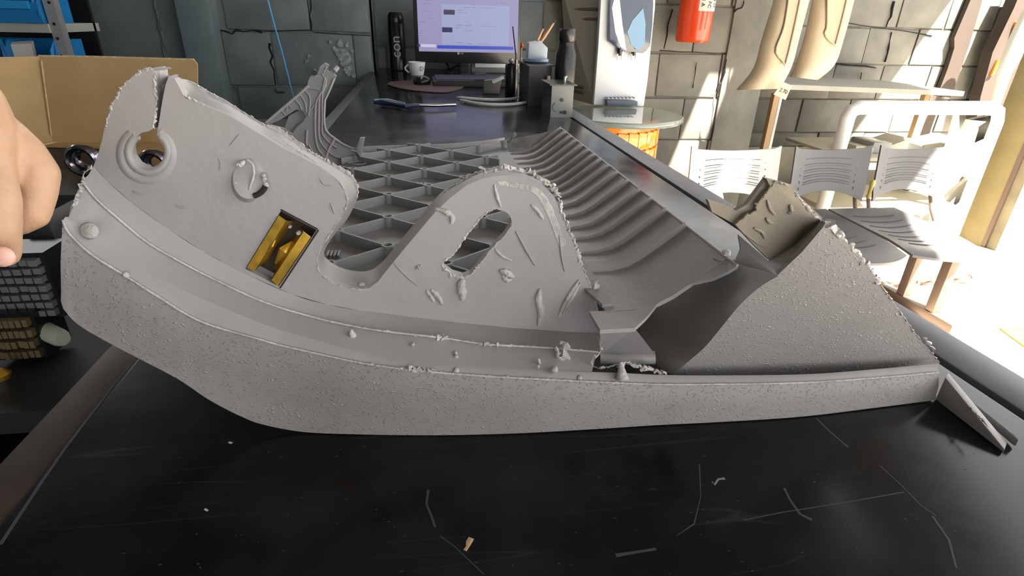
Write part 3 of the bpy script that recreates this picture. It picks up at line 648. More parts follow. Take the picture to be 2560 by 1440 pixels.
# ---- end panel on the right
TZ0, TK = 1.165, .25
def atT(x, y, off=0.):
    d = ray(x, y); t = (.332+off - TK*(H-TZ0))/(d.y + TK*d.z); return C0 + d*t
eleft = [(1682, 936), (1716, 905), (1760, 868), (1800, 820), (1850, 760), (1900, 715), (1942, 690), (1965, 668), (2005, 630), (2056, 570)]
eright = [(2064, 556), (2085, 572), (2110, 600), (2135, 622), (2165, 655), (2200, 712), (2250, 780), (2300, 850), (2330, 884), (2350, 908)]
ebot = [(2200, 922), (2000, 936), (1850, 938)]
# a gridded surface so the panel can carry a soft crease
def blend(P, n): return cr(P, n)
L_ = blend(eleft, 30); R_ = blend([(1850, 938), (2000, 936), (2200, 922), (2345, 909)][::1], 14)
G().slab([atT(*p) for p in eleft+eright+ebot], (0, .004, 0)).build('end_panel', m_grain, PN)
lp = [atT(a+3, b-2, .0005) for a, b in eleft]
torn(eright[:6], .0026, 40, fn=lambda x, y: atT(x, y, .001)); torn([(1985, 480), (2010, 510), (2040, 540), (2064, 556)], .0014, 41, fn=lambda x, y: atT(x, y, .004))
torn([(2062, 552), (2078, 566), (2095, 580), (2108, 596)], .0044, 42, fn=lambda x, y: atT(x, y, .001)); torn(eright[5:], .0011, 43, fn=lambda x, y: atT(x, y))
torn([(2310, 845), (2325, 862), (2340, 885)], .0022, 44, fn=lambda x, y: atT(x, y))
# recessed smooth tab above it
tabp = [(1916, 447), (1938, 452), (1979, 463), (2001, 493), (2056, 545), (2040, 568), (1985, 612), (1922, 650), (1880, 607), (1839, 562), (1862, 540), (1890, 528), (1894, 510), (1905, 492), (1927, 470)]
m_tab = mat('tan_grey_plastic', (.30, .265, .21), .5, vary=.06, bump=.3, bscale=60)
G().slab([atT(a, b, .020) for a, b in tabp], (0, .005, 0)).build('end_tab', m_tab, PN)
A = [atT(*p, .020) for p in ((1922, 650), (1985, 612), (2056, 547))]; B = [atT(*p, .001) for p in ((1944, 690), (2003, 634), (2060, 572))]
G().sheet([A, B], d=(.001, .001, -.003)).build('tab_step', m_pl, PN)
G().slab([atT(a, b, .024) for a, b in ((1770, 500), (1817, 515), (1840, 527), (1868, 511), (1916, 447), (1925, 472), (1892, 512), (1890, 530), (1862, 544), (1839, 562), (1780, 530))], (0, .004, 0)).build('torn_flap', m_tab, PN)
torn([(1839, 562), (1862, 542), (1888, 528), (1893, 510), (1925, 472), (1938, 455), (1975, 463)], .0012, 45, fn=lambda x, y: atT(x, y, .019), m=m_tab)
for q, r in (([(1918, 500), (1925, 522), (1938, 538)], .0016), ([(1915, 545), (1925, 556), (1935, 556)], .0020), ([(1975, 512), (1978, 530), (1970, 530)], .0022), ([(1885, 570), (1905, 580), (1912, 598)], .0020), ([(1865, 588), (1890, 605), (1912, 620)], .0010)):
    strand(q, r*.55, .0195, fn=atT, nm='gouge', m=m_tab)
# ---- pronged tip
lo = lambda x, y: atZ(x, y, TZ+.0008)
p1 = [pq(2339, 958, .315), pq(2352, 936, .320), pq(2367, 944, .318), lo(2514, 1121)+V((0, 0, .0055)), lo(2508, 1131)+V((0, 0, .001)), lo(2492, 1126)+V((0, 0, .0055))]
e0, e1 = V((pq(2341, 956, .3145))), V((pq(2362, 942, .318)))
z0 = e0.z
s0 = lo(2339, 999); s1 = lo(2508, 1131)
def bar(a0, a1, top0, top1, wx, nm):
    sd = V((wx, .006, 0)); vs = [a0, a0+sd, V((a0.x, a0.y, top0))+sd, V((a0.x, a0.y, top0)), a1, a1+sd, V((a1.x, a1.y, top1))+sd, V((a1.x, a1.y, top1))]
    return G().add(vs, [(0, 1, 2, 3), (4, 7, 6, 5), (0, 4, 5, 1), (1, 5, 6, 2), (2, 6, 7, 3), (3, 7, 4, 0)]).build(nm, m_pl, PN, bevel=.0008)
bar(s0, s1, TZ+.0225, TZ+.0035, .0085, 'tip_prong')
s2 = lo(2410, 1008); s3 = lo(2538, 1118)
bar(s2, s3, TZ+.006, TZ+.0075, .0022, 'tip_prong')
torn([(2400, 985), (2420, 1012), (2440, 1035), (2458, 1052), (2470, 1068)], .0012, 50, fn=lambda x, y: atZ(x, y, TZ+.014))
# ---- left rear arm rising behind the plate
AY = .70
def arm(x, y, o=0.): # leaning surface: further away and higher
    d = ray(x, y)
    # plane Y = .70 + .35*(z-1.30)
    t = (.83 + o + .35*(H-1.30))/(d.y - .35*d.z); return C0 + d*t
al = cr([(664, 310), (690, 285), (722, 258), (748, 236), (768, 218), (772, 200), (782, 182)], 16)
armo = [(662, 330), (664, 309), (690, 284), (722, 256), (748, 235), (768, 216), (772, 198), (782, 182), (792, 190), (800, 166), (812, 157), (822, 162), (818, 176), (824, 180), (838, 163), (846, 168), (836, 186), (841, 190), (836, 203), (826, 225), (814, 248), (812, 290), (812, 320), (824, 336), (850, 355), (880, 375), (906, 388), (900, 412), (885, 440), (860, 436), (800, 420), (740, 370)]
hole = [(672, 312), (700, 300), (722, 286), (740, 274), (756, 277), (766, 290), (758, 304), (742, 318), (730, 336), (712, 322), (690, 316)]
G().slab([arm(*p) for p in armo], (.0, .005, 0), [[arm(*p) for p in hole]]).build('rear_arm', m_deck, PN)
G().slab([arm(a, b, .012) for a, b in ((722, 290), (752, 274), (768, 286), (760, 300), (738, 312), (724, 330), (712, 318))], (0, .003, 0)).build('arm_inner_lug', m_deck, PN)
for q, r in (([(664, 308), (700, 277), (748, 236), (772, 214)], .0022), ([(768, 220), (785, 222), (800, 226)], .0010), ([(812, 198), (816, 210), (804, 230), (792, 250), (788, 280), (788, 330), (794, 370), (812, 392), (830, 404)], .0014), ([(816, 200), (810, 225), (799, 240), (797, 290), (798, 345), (810, 368), (828, 384)], .0014), ([(813, 196), (806, 235), (806, 300), (806, 335), (822, 356), (842, 370)], .0014), ([(836, 195), (820, 235), (812, 250), (812, 320), (830, 342), (860, 362), (890, 374)], .0016),
             ([(764, 228), (774, 242), (775, 262), (771, 290)], .0012), ([(751, 238), (763, 258), (766, 282)], .0012), ([(737, 248), (750, 264), (754, 274)], .0012), ([(720, 262), (729, 270)], .0010), ([(705, 278), (713, 288)], .0010), ([(720, 262), (716, 280)], .0008), ([(786, 262), (776, 276)], .0010), ([(768, 325), (766, 350), (768, 365)], .0016), ([(772, 362), (785, 385), (805, 400), (830, 415)], .0012),
             ([(830, 404), (870, 412), (905, 395)], .0016), ([(826, 384), (850, 395), (890, 400)], .0016), ([(815, 395), (823, 372), (836, 348)], .0018), ([(780, 182), (784, 180)], .0030)):
    pts = [arm(a, b, -.001) for a, b in cr(q, 16)]; G().tube(pts, r, 6).build('arm_rib', m_pl, PN, smooth=True, angle=70)
G().tube([arm(*p, -.003) for p in ((836, 176), (845, 166))], [.004, .003], 8).build('arm_peg', m_pl, PN, smooth=True)
torn([(815, 165), (812, 178), (808, 190), (812, 200), (806, 218)], .0024, 51, fn=lambda x, y: arm(x, y, -.001)); 
G().lathe(arm(786, 181, -.002), [(.004, 0), (.004, .003), (.001, .003)], 8, (0, -1, 0)).build('arm_plug', m_black, PN)
# upright lug at the rear edge of the deck
g = G().slab([arm(a, b, -.01) for a, b in ((888, 378), (899, 346), (912, 345), (910, 352), (902, 395))], (.0, .010, 0)); g.build('upright_lug', m_deck, PN, bevel=.001)
plate = atZ(893, 413, DZ)
G().tube([plate + V((math.cos(6.283*i/18)*.012, math.sin(6.283*i/18)*.009, .003)) for i in range(19)], .0012, 6).build('deck_ring', m_deck, PN, smooth=True)
# small brownish stains of paint on the band
mst = mat('yellow_stain', (.36, .27, .15), .7, vary=.2, vscale=200)
# ================================================================== PERSON at the left
PE = empty('person', (-.62, .30, 0), 'person in black shirt and blue jeans, bare fist beside the left end of the panel', 'person')
def hp(x, y, Y=.31): return atY(x, y, Y)
def remeshed(name, chains, m, parent, vox=.0016):
    """one continuous skin grown round chains of (point, radius)"""
    g = G()
    for ch_ in chains:
        P = []; Rr = []
        for (a, ra_), (b, rb_) in zip(ch_, ch_[1:]):
            for k in range(6): P.append(mid(a, b, k/6)); Rr.append(ra_+(rb_-ra_)*k/6)
        P.append(V(ch_[-1][0])); Rr.append(ch_[-1][1]); g.tube(P, Rr, 14)
        for p, r_ in (ch_): 
            g.lathe(V(p)-V((0, 0, r_)), [(r_*math.sin(math.pi*max(.03, min(.97, k/8))), r_*(1-math.cos(math.pi*k/8))) for k in range(9)], 14)
    me = bpy.data.meshes.new(name); me.from_pydata(g.v, [], g.f); o = bpy.data.objects.new(name, me); COL.objects.link(o)
    md = o.modifiers.new('r', 'REMESH'); md.mode = 'VOXEL'; md.voxel_size = vox; md.use_smooth_shade = True
    sm_ = o.modifiers.new('s', 'SMOOTH'); sm_.factor = .5; sm_.iterations = 5
    dg = bpy.context.evaluated_depsgraph_get(); nm = bpy.data.meshes.new_from_object(o.evaluated_get(dg)); bpy.data.objects.remove(o)
    o0 = org(parent)
    for v in nm.vertices: v.co = v.co - o0
    nm.materials.clear(); nm.materials.append(m); nm.name = name
    q = bpy.data.objects.new(name, nm); COL.objects.link(q); q.parent = parent; return q
def H_(x, y, Y, rp): return (hp(x, y, Y), rp*.00085*Y)
remeshed('arm_and_hand', [
    [H_(-60, 340, .300, 62), H_(0, 345, .300, 46), H_(55, 388, .300, 42), H_(96, 432, .298, 36), H_(92, 480, .294, 34), H_(78, 532, .290, 33), H_(48, 552, .288, 29), H_(20, 545, .288, 26)],
    [H_(-60, 360, .285, 60), H_(-25, 430, .280, 40), H_(-2, 500, .272, 36), H_(4, 565, .268, 33), H_(10, 632, .270, 29)],
    [H_(-110, 370, .275, 60), H_(-95, 460, .262, 38), H_(-85, 530, .256, 35), H_(-78, 600, .258, 28)],
    [H_(-160, 370, .268, 56), H_(-155, 450, .255, 35), H_(-150, 510, .250, 31), H_(-145, 560, .252, 25)],
    [H_(-70, 300, .325, 60), H_(-20, 400, .335, 40), H_(18, 450, .328, 34), H_(40, 500, .318, 30)],
    [H_(-60, 350, .295, 66), H_(-110, 330, .29, 92), H_(-150, 270, .285, 96), H_(-240, 180, .275, 84), (V((-.36, .21, 1.46)), .036), (V((-.55, .16, 1.385)), .044)],
    [H_(-150, 350, .270, 70), H_(-200, 260, .270, 84), H_(-240, 180, .275, 84)]], m_skin, PE)
c = hp(10, 640, .2575); 
G().lathe(c+V((0, -.0012, 0)), [(.0046, -.001), (.0044, .0006), (.0026, .0012)], 14, (0.1, -1, .15)).build('fingernail', m_nail, PE, smooth=True, angle=80)
skin('shirt', [(-.66, .30, .98), (-.66, .30, 1.18), (-.66, .29, 1.36), (-.66, .28, 1.50), (-.50, .20, 1.47), (-.54, .17, 1.39), (-.86, .36, 1.48), (-.90, .38, 1.22)], [(0, 1), (1, 2), (2, 3), (2, 4), (4, 5), (2, 6), (6, 7)],
     [(.14, .11), (.14, .11), (.16, .11), (.07, .07), .07, .055, .07, .055], m_shirt, PE, 2, 0)
skin('jeans', [(-.66, .30, 1.0), (-.60, .28, .80), (-.56, .26, .45), (-.55, .28, .08), (-.76, .34, .84), (-.78, .36, .45), (-.79, .38, .08)], [(0, 1), (1, 2), (2, 3), (0, 4), (4, 5), (5, 6)],
     [(.15, .12), .10, .075, .06, .10, .075, .06], m_denim, PE, 2, 0)
skin('head', [(-.66, .29, 1.50), (-.65, .26, 1.60), (-.64, .24, 1.69), (-.645, .25, 1.76)], [(0, 1), (1, 2), (2, 3)], [.05, .06, (.078, .095), (.055, .07)], m_skin, PE, 2, 0)
skin('hair', [(-.655, .28, 1.70), (-.65, .265, 1.77), (-.65, .26, 1.79)], [(0, 1), (1, 2)], [(.07, .085), (.075, .092), (.05, .06)], m_shirt, PE, 2, 0)
skin('left_arm', [(-.90, .38, 1.24), (-.91, .36, 1.08), (-.90, .32, .90), (-.90, .31, .82)], [(0, 1), (1, 2), (2, 3)], [.042, .038, .028, .034], m_skin, PE, 2, 0)
for x_, y_ in ((-.55, .24), (-.79, .34)):
    G().tube([V((x_, y_+.08, .045)), V((x_, y_, .05)), V((x_, y_-.1, .038)), V((x_, y_-.15, .03))], [.04, .045, .042, .025], 10, flat=1).build('shoe', m_black, PE, smooth=True, angle=80)

# ================================================================== LEFT: box, bins, clutter
# low bench behind the counter on the left that carries the box
bench = empty('workbench', (-1.0, 1.6, 0), 'dark workbench in the shadow left of the counter under the cardboard box', 'workbench')
G().box(-1.9, -.33, 1.33, 2.05, 1.04, 1.078).build('bench_top', m_blackm, bench, bevel=.004)
for a in (-1.86, -.38):
    for b in (1.37, 2.0): G().box(a-.02, a+.02, b-.02, b+.02, 0, 1.04).build('leg', m_blackm, bench)
# cardboard box: long tray with low floor, tall back
bx = empty('cardboard_box', (-.9, 1.6, 1.0), 'open brown cardboard tray with folded tall back standing on the dark bench', 'cardboard box')
BY = 1.62
q = lambda x, y, Y=BY: atY(x, y, Y)
fl0, fl1 = q(128, 330), q(330, 338)
bk = [q(0, 147), q(98, 139), q(101, 145), q(240, 143), q(484, 151), q(492, 158), q(494, 215), q(494, 345), q(128, 340), q(0, 355)]
zb = 1.085
G().slab([V((p.x, BY, p.z)) for p in (q(97, 141), q(485, 150), q(493, 160))]+[V((q(493, 345).x, BY, zb)), V((q(128, 345).x, BY, zb))], (0, .006, 0)).build('back_panel', m_card, bx)
A, B, C_, D_ = q(97, 141), V((q(128, 345).x, BY, zb)), V((-1.30, BY-.30, zb)), V((-1.30, BY-.30, q(97, 141).z))
G().slab([A, B, C_, D_], (-.006, .004, 0)).build('side_panel', m_card, bx)
G().tube([q(103, 150, BY-.003), q(128, 338, BY-.003)], .0022, 6).build('fold_line', m_cardi, bx)
G().tube([q(97, 141, BY+.003), q(240, 143, BY+.003), q(485, 150, BY+.003)], .0035, 6).build('cut_edge', m_cardi, bx)
G().slab([C_, B, V((q(493, 345).x, BY, zb)), atZ(420, 372, zb), atZ(248, 366, zb), atZ(100, 362, zb), V((-1.35, 1.36, zb))], (0, 0, -.006)).build('bottom_panel', m_card, bx)
fr = [atZ(a, b, zb+.001) for a, b in cr([(60, 372), (130, 357), (190, 348), (235, 330), (262, 318)], 14)]
G().sheet([fr, [p+V((0, -.01, -.02)) for p in fr]], d=(0, .005, 0)).build('front_flap', m_card, bx, smooth=True)
G().tube(fr, .0022, 5).build('cut_edge', m_cardi, bx)
# things lying in the box
kr = empty('key_fob', atZ(150, 338, zb), 'small black and silver key fob with ring lying in the cardboard tray', 'key fob')
c = atZ(150, 338, zb+.012)
G().tube([c-V((.018, .004, 0)), c, c+V((.018, .006, 0))], [.008, .012, .008], 10, flat=.8).build('fob_body', m_black, kr, smooth=True)
G().tube([c-V((.010, .012, 0)), c+V((.008, -.008, 0))], .004, 8).build('silver_band', m_steel, kr, smooth=True)
G().tube([c+V((-.02, 0, .012))+V((math.cos(6.283*i/20)*.016, 0, math.sin(6.283*i/20)*.014)) for i in range(21)], .0009, 6).build('split_ring', m_steel, kr, smooth=True)
for i, (a, b, r) in enumerate(((86, 342, .006), (112, 345, .005), (124, 344, .006))):
    c = atZ(a, b, zb+.005); tag(G().lathe(c-V((0, 0, .005)), [(r, 0), (r*.9, r*.8), (r*.4, r)], 6).build('nut', m_steel), ('small steel nut nearest the hand in the cardboard tray', 'middle one of three small steel nuts in the cardboard tray', 'small steel nut closest to the key fob in the tray')[i], 'nut')
# wooden strip seen through the round hole
tag(G().box(-.70, -.36, 1.345, 1.385, 1.0785, 1.118).build('wooden_batten', mat('light_wood', (.55, .33, .17), .6, vary=.2, vscale=20), bevel=.002), 'short orange-brown wooden batten seen through the round hole of the grey panel', 'wood batten')
# glossy black machine parts below the box
for i, (a, b, Y, r, lab) in enumerate(((205, 402, 1.25, .026, 'curved shiny chrome ring in the shadow below the cardboard tray'), (383, 412, 1.22, .024, 'shiny dark metal coil seen through the round hole of the panel'))):
    c = atY(a, b, Y); g = G()
    for k in range(2): g.tube([c+V((math.cos(6.283*j/28)*r*(1-.25*k), .02*k, math.sin(6.283*j/28)*r*(1-.2*k))) for j in range(29)], .007, 8)
    tag(g.build('metal_ring', mat('chrome', (.25, .25, .30), .15, 1.), smooth=True), lab, 'metal ring')
tag(G().box(-1.0, -.30, 1.12, 1.32, 0, atY(205, 402, 1.25).z-.034).build('tool_chest', m_blackm, bevel=.004), 'black metal tool chest in the shadow carrying two shiny rings', 'tool chest')
# stack of small ribbed metal blocks
def gridstack(name, x0, y0, x1, y1, nx, ny, Y, m, lab):
    e = empty(name, atY((x0+x1)/2, y1, Y), lab, 'block stack')
    a = atY(x0, y0, Y); b = atY(x1, y0, Y); c = atY(x0, y1, Y); W = b.x-a.x; Hh = a.z-c.z
    G().box(a.x-.004, b.x+.004, Y+.008, Y+.06, c.z-.004, a.z+.004).build('core', m_black, e)
    for i in range(nx):
        for j in range(ny):
            sh = (j % 2)*.5*W/nx*.6
            xx = a.x+W*(i+.08)/nx+sh*.4; zz = a.z-Hh*(j+.86)/ny
            G().box(xx, xx+W/nx*.80, Y-random.uniform(0, .003), Y+.02, zz, zz+Hh/ny*.66).build('block', m, e)
    return e
gridstack('block_stack', -60, 650, 92, 800, 6, 7, .72, mat('dull_grey_metal', (.16, .18, .18), .5, .3), 'stack of small grey metal blocks in the shadow under the hand')
gridstack('block_stack', -60, 800, 66, 905, 8, 4, .70, mat('dull_bronze_metal', (.20, .15, .08), .5, .4), 'lower stack of small bronze coloured blocks at the left edge')
tag(G().box(atY(60, 570, .8).x, atY(128, 570, .8).x, .8, .92, atY(60, 640, .8).z, atY(60, 562, .8).z).build('black_case', m_blackm, bevel=.004), 'small black plastic case behind the hand above the grey blocks', 'case')
a, b = atY(86, 815, .74), atY(158, 848, .70)
tag(G().tube([a, mid(a, b, .15), mid(a, b, .9), b], [.011, .0125, .0115, .009], 14).build('file_grip', mat('cream_handle', (.42, .45, .38), .5), smooth=True, angle=50), 'short cream coloured plastic handle left of the grey panel', 'handle')
c = atY(5, 945, .66); tag(G().lathe(c, [(.010, 0), (.011, .006), (.005, .012)], 12).build('brass_cap', m_brass, smooth=True), 'small brass cap in the dark at the left edge below the bronze blocks', 'cap')
# bench below carrying the clutter
lowb = empty('low_shelf', (-.62, .82, 0), 'low dark shelf unit left of the counter carrying the small metal blocks', 'shelf')
zl = atY(0, 905, .70).z-.01
G().box(-.95, -.30, .60, 1.02, zl-.03, zl).build('shelf_board', m_blackm, lowb)
G().box(-.94, -.31, 1.0, 1.02, 0, 1.0).build('back_board', m_blackm, lowb)
G().box(-.95, -.93, .60, 1.0, 0, zl-.03).build('side_board', m_blackm, lowb); G().box(-.32, -.30, .60, 1.0, 0, zl-.03).build('side_board', m_blackm, lowb)

# blue storage bins on a steel rack
rk = empty('steel_rack', (-1.9, 2.85, 0), 'grey slotted steel rack with pale shelf edges against the left wall', 'rack')
pa, pb = atY(117, 0, 2.78), atY(150, 142, 2.78)
G().box(pa.x-.008, pa.x+.032, 2.76, 2.80, 0, 1.9).build('post', m_steel, rk)
for y in (6, 60, 96, 140): 
    c = atY(118+y*.24, y, 2.758); G().lathe(c+V((.004, 0, 0)), [(.006, -.001), (.006, .001)], 10, (0, -1, 0)).build('post_hole', m_black, rk)
G().box(-2.5, -2.46, 2.76, 2.80, 0, 1.9).build('post', m_steel, rk)
zs = atY(60, 66, 2.76).z
G().box(-2.46, pa.x-.008, 2.75, 3.15, zs-.022, zs+.012).build('shelf', mat('cream_shelf_edge', (.42, .43, .38), .5, vary=.1), rk)
z3 = zs-.34
G().box(-2.46, pa.x-.008, 2.75, 3.15, z3-.022, z3+.012).build('shelf', MATS['cream_shelf_edge'], rk)
G().box(-2.46, pa.x-.008, 3.10, 3.12, z3, 1.9).build('back_sheet', m_black, rk)
def make_bin(name):
    t = bpy.data.objects.new(name, None); COL.objects.link(t)
    w_, d_, h_ = .20, .22, .15
    def part(g, nm, m):
        me = g.build(nm, m, None); me.data.transform(Matrix.Translation(me.location)); me.location = (0, 0, 0); me.parent = t; return me
    part(G().box(-w_/2, w_/2, 0, d_, 0, .006).box(-w_/2, w_/2, d_-.006, d_, 0, h_), 'bin_body', m_blue)
    for s in (-1, 1):
        x0 = s*w_/2; part(G().slab([V((x0, 0, 0)), V((x0, d_, 0)), V((x0, d_, h_)), V((x0, .05, h_)), V((x0, 0, .085))], (-s*.006, 0, 0)), 'bin_side', m_blue)
        part(G().slab([V((x0*.98, -.012, .03)), V((x0*.80, -.002, .04)), V((x0*.84, -.004, h_*.75)), V((x0*1.0, .012, h_))], (0, .012, 0)), 'bin_cheek', m_blue)
    part(G().slab([V((-w_/2, 0, 0)), V((w_/2, 0, 0)), V((w_/2, -.010, .075)), V((-w_/2, -.010, .075))], (0, .006, 0)), 'bin_front', m_blue)
    part(G().box(-w_*.36, w_*.36, -.020, -.006, .052, .080), 'label_lip', mat('blue_lip', (.02, .28, .62), .4))
    return t
b0 = make_bin('storage_bin')
spots = [(pa.x-.115, 2.74, zs+.013, 'blue storage bin on the upper shelf beside the rack post', 'upper'), (pa.x-.335, 2.74, zs+.013, 'blue storage bin on the upper shelf cut by the left picture edge', 'upper'),
         (pa.x-.105, 2.74, zs-.20, 'blue storage bin under the cream shelf edge beside the rack post', 'lower'), (pa.x-.325, 2.74, zs-.20, 'blue storage bin under the cream shelf edge at the left picture edge', 'lower')]
# second shelf right under the lower bins
G().box(-2.46, pa.x-.008, 2.75, 3.10, zs-.216, zs-.201).build('shelf', m_steel, rk)
for i, (x_, y_, z_, lb, gk) in enumerate(spots):
    o = b0
    if i:
        o = b0.copy(); COL.objects.link(o)
        for ch in list(b0.children): k = ch.copy(); COL.objects.link(k); k.parent = o
    o.location = (x_, y_, z_); tag(o, lb, 'storage bin', 'blue bins on the rack')
c = V((pa.x-.19, 2.80, zs-.20+.010)); 
tag(G().slab([c+V((-.07, 0, .0)), c+V((.06, 0, .0)), c+V((.07, 0, .125)), c+V((-.02, 0, .118)), c+V((-.06, 0, .100))], (0, .02, .01)).build('carton', m_paper), 'crumpled pale paper packet in the lower blue bin', 'packet')
# blue cord hanging in front of the block wall
tag(G().tube([atY(664, -20, 3.25), atY(685, 60, 3.25), atY(705, 130, 3.25), atY(720, 190, 3.25), atY(735, 250, 3.25)], .0045, 8).build('cord', mat('blue_cord', (.10, .35, .65), .5), smooth=True), 'thin light blue cord hanging before the dark block wall', 'cord')
c = atY(702, 225, 3.33); tag(G().tube([c+V((-.02, 0, 0)), c+V((.02, 0, 0))], [.014, .014], 10).build('pipe_stub', m_wall, smooth=True), 'short painted pipe stub low on the block wall', 'pipe')

# ================================================================== COUNTER TOP THINGS
# monitor
MY = 3.20
mo = empty('monitor', (.22, MY+.05, TZ), 'black desktop monitor showing a pale lilac web page at the far end of the counter', 'monitor')
tl, tr_, bl, br = atY(1030, -60, MY), atY(1306, -40, MY), atY(1020, 148, MY), atY(1297, 164, MY)
x0, x1, zt, zbm = tl.x-.002, br.x+.004, 1.47+.10, atY(1150, 158, MY).z
MW = x1-x0
zt = zbm + MW*.60
G().box(x0, x1, MY, MY+.035, zbm, zt).build('housing', m_black, mo, bevel=.004)
em = lambda n, c, s=1.: mat(n, (0, 0, 0), .4, emit=(*c, s))
sx0, sx1, sz0, sz1 = x0+.02, x1-.014, zbm+.055, zt-.02
G().box(sx0, sx1, MY-.0015, MY+.001, sz0, sz1).build('screen', em('screen_lilac', (.25, .235, .40)), mo)
SCR = lambda px0, py0, px1, py1, nm, m, k=1: G().box(atY(px0, py0, MY).x, atY(px1, py1, MY).x, MY-.0016-.0003*k, MY-.001, atY(px1, py1, MY).z, atY(px0, py0, MY).z).build(nm, m, mo)
SCR(1103, 10, 1272, 114, 'page_block', em('screen_pale', (.27, .30, .48)), 1)
SCR(1109, 24, 1137, 37, 'thumbnail', em('screen_dark', (.03, .02, .06)), 3); SCR(1105, 68, 1131, 81, 'thumbnail', em('screen_navy', (.01, .01, .08)), 3)
SCR(1093, 113, 1283, 125, 'task_bar', em('screen_blue', (.02, .05, .42)), 3); SCR(1052, 110, 1090, 118, 'task_field', em('screen_field', (.48, .46, .66)), 3); SCR(1043, 110, 1050, 117, 'start_button', MATS['screen_navy'], 3)
mtx = em('screen_text', (.16, .14, .26))
for a, b, w_ in ((1056, 8, 24), (1062, 0, 18), (1159, 18, 17), (1180, 18, 10), (1203, 19, 28), (1144, 25, 12), (1144, 31, 24), (1140, 62, 18), (1162, 63, 16), (1198, 65, 38), (1139, 69, 10), (1160, 76, 22), (1055, 27, 14), (1050, 54, 14), (1049, 76, 6), (1049, 82, 6), (1049, 88, 6), (1073, 45, 10), (1138, 106, 20), (1166, 108, 14), (1195, 109, 30), (1238, 7, 7), (1252, 8, 14)):
    SCR(a, b, a+w_, b+1.6, 'text_line', mtx, 3)
G().lathe(atY(1146, 133.5, MY-.001), [(.006, -.001), (.006, .001)], 16, (0, -1, 0)).build('logo_disc', mat('grey_print', (.35, .35, .36), .5), mo)
text('LG', .013, atY(1155, 133.5, MY-.002), (1, 0, 0), (0, 0, 1), MATS['grey_print'], 'logo_letters', mo)
G().box(.20, .26, MY+.03, MY+.07, TZ+.006, zbm+.05).build('stand_neck', m_black, mo, bevel=.004)
G().lathe(V((.23, MY+.02, TZ)), [(.12, 0), (.115, .008), (.03, .012)], 24).build('stand_base', m_black, mo, smooth=True)
# spray can
c = atZ(990, 172, TZ); c.y = 3.42; c.x = atY(992, 100, 3.42).x; k = atY(992, 30, 3.42).z-TZ
sc_ = empty('spray_can', (c.x, c.y, TZ), 'tall glossy black spray can with pale lettering left of the monitor', 'spray can')
G().lathe(V((c.x, c.y, TZ)), [(.040, 0), (.044, .004), (.044, k*.80), (.040, k*.82)], 28).build('can_body', m_black, sc_, smooth=True, angle=40)
G().lathe(V((c.x, c.y, TZ)), [(.042, k*.81), (.043, k*.83), (.042, k*.93), (.034, k*.99), (.02, k*1.0)], 28).build('cap', m_black, sc_, smooth=True, angle=40)
text('con', .075, V((c.x-.004, c.y-.0455, TZ+k*.42)), (0, 0, 1), (-1, 0, 0), mat('pale_print', (.5, .5, .52), .5), 'lettering', sc_)
# mug
c = atY(1042, 168, 3.12); c.z = TZ; mg = empty('mug', (c.x, c.y, TZ), 'white espresso mug with a dark swirl under the monitor', 'mug')
G().lathe(c, [(.030, 0), (.034, .004), (.045, .066), (.042, .066), (.032, .008)], 28).build('mug_body', m_white, mg, smooth=True, angle=50)
G().tube([c+V((-.040-.020*math.sin(math.pi*i/10), 0, .014+.04*i/10)) for i in range(11)], .004, 8).build('handle', m_white, mg, smooth=True)
G().tube([c+V((.024+math.cos(i*.7)*.011*(1-i/14), -.042, .034+math.sin(i*.7)*.014*(1-i/14))) for i in range(11)], .0015, 6).build('swirl', mat('teal_print', (.05, .12, .16), .5), mg, smooth=True)
# router / slim stack of boxes right behind
a, b = atY(1178, 160, 3.35), atY(1265, 190, 3.35)
rt = empty('ups_unit', ((a.x+b.x)/2, 3.35, TZ), 'low grey box unit with a bright silver front strip behind the monitor stand', 'box unit')
G().box(a.x, b.x+.1, 3.34, 3.54, TZ, TZ+.085).build('unit_body', mat('grey_case', (.22, .21, .20), .4), rt, bevel=.005)
G().box(a.x+.02, b.x+.09, 3.33, 3.341, TZ+.03, TZ+.055).build('silver_strip', mat('bright_strip', (.75, .78, .80), .3), rt)
# keyboard
KB = empty('keyboard', (.15, 2.75, TZ), 'black computer keyboard crossing the counter below the monitor', 'keyboard')
k0, k1, k2, k3 = atZ(1085, 196, TZ), atZ(1262, 196, TZ), atZ(1248, 222, TZ), atZ(1052, 186, TZ)
kx0, kx1, ky0, ky1 = -.02, .40, 2.60, 2.84
kx0 = .045
G().box(kx0, kx1, ky0, ky1, TZ, TZ+.022).build('key_bed', m_blackm, KB, bevel=.004)
mk = mat('key_plastic', (.035, .036, .04), .25)
kb = None
for r_ in range(6):
    for q_ in range(20):
        xx = kx0+.012+q_*(kx1-kx0-.024)/20.; yy = ky0+.012+r_*.036
        if kb is None:
            g = G(); g.slab([V((0, 0, 0)), V((.018, 0, 0)), V((.018, .028, 0)), V((0, .028, 0))], (0, 0, .010)); kb = g.build('key', mk, None); kb.parent = KB; o = kb
        else: o = kb.copy(); COL.objects.link(o); o.parent = KB
        o.location = V((xx+.009, yy+.014, TZ+.022))-KB.location
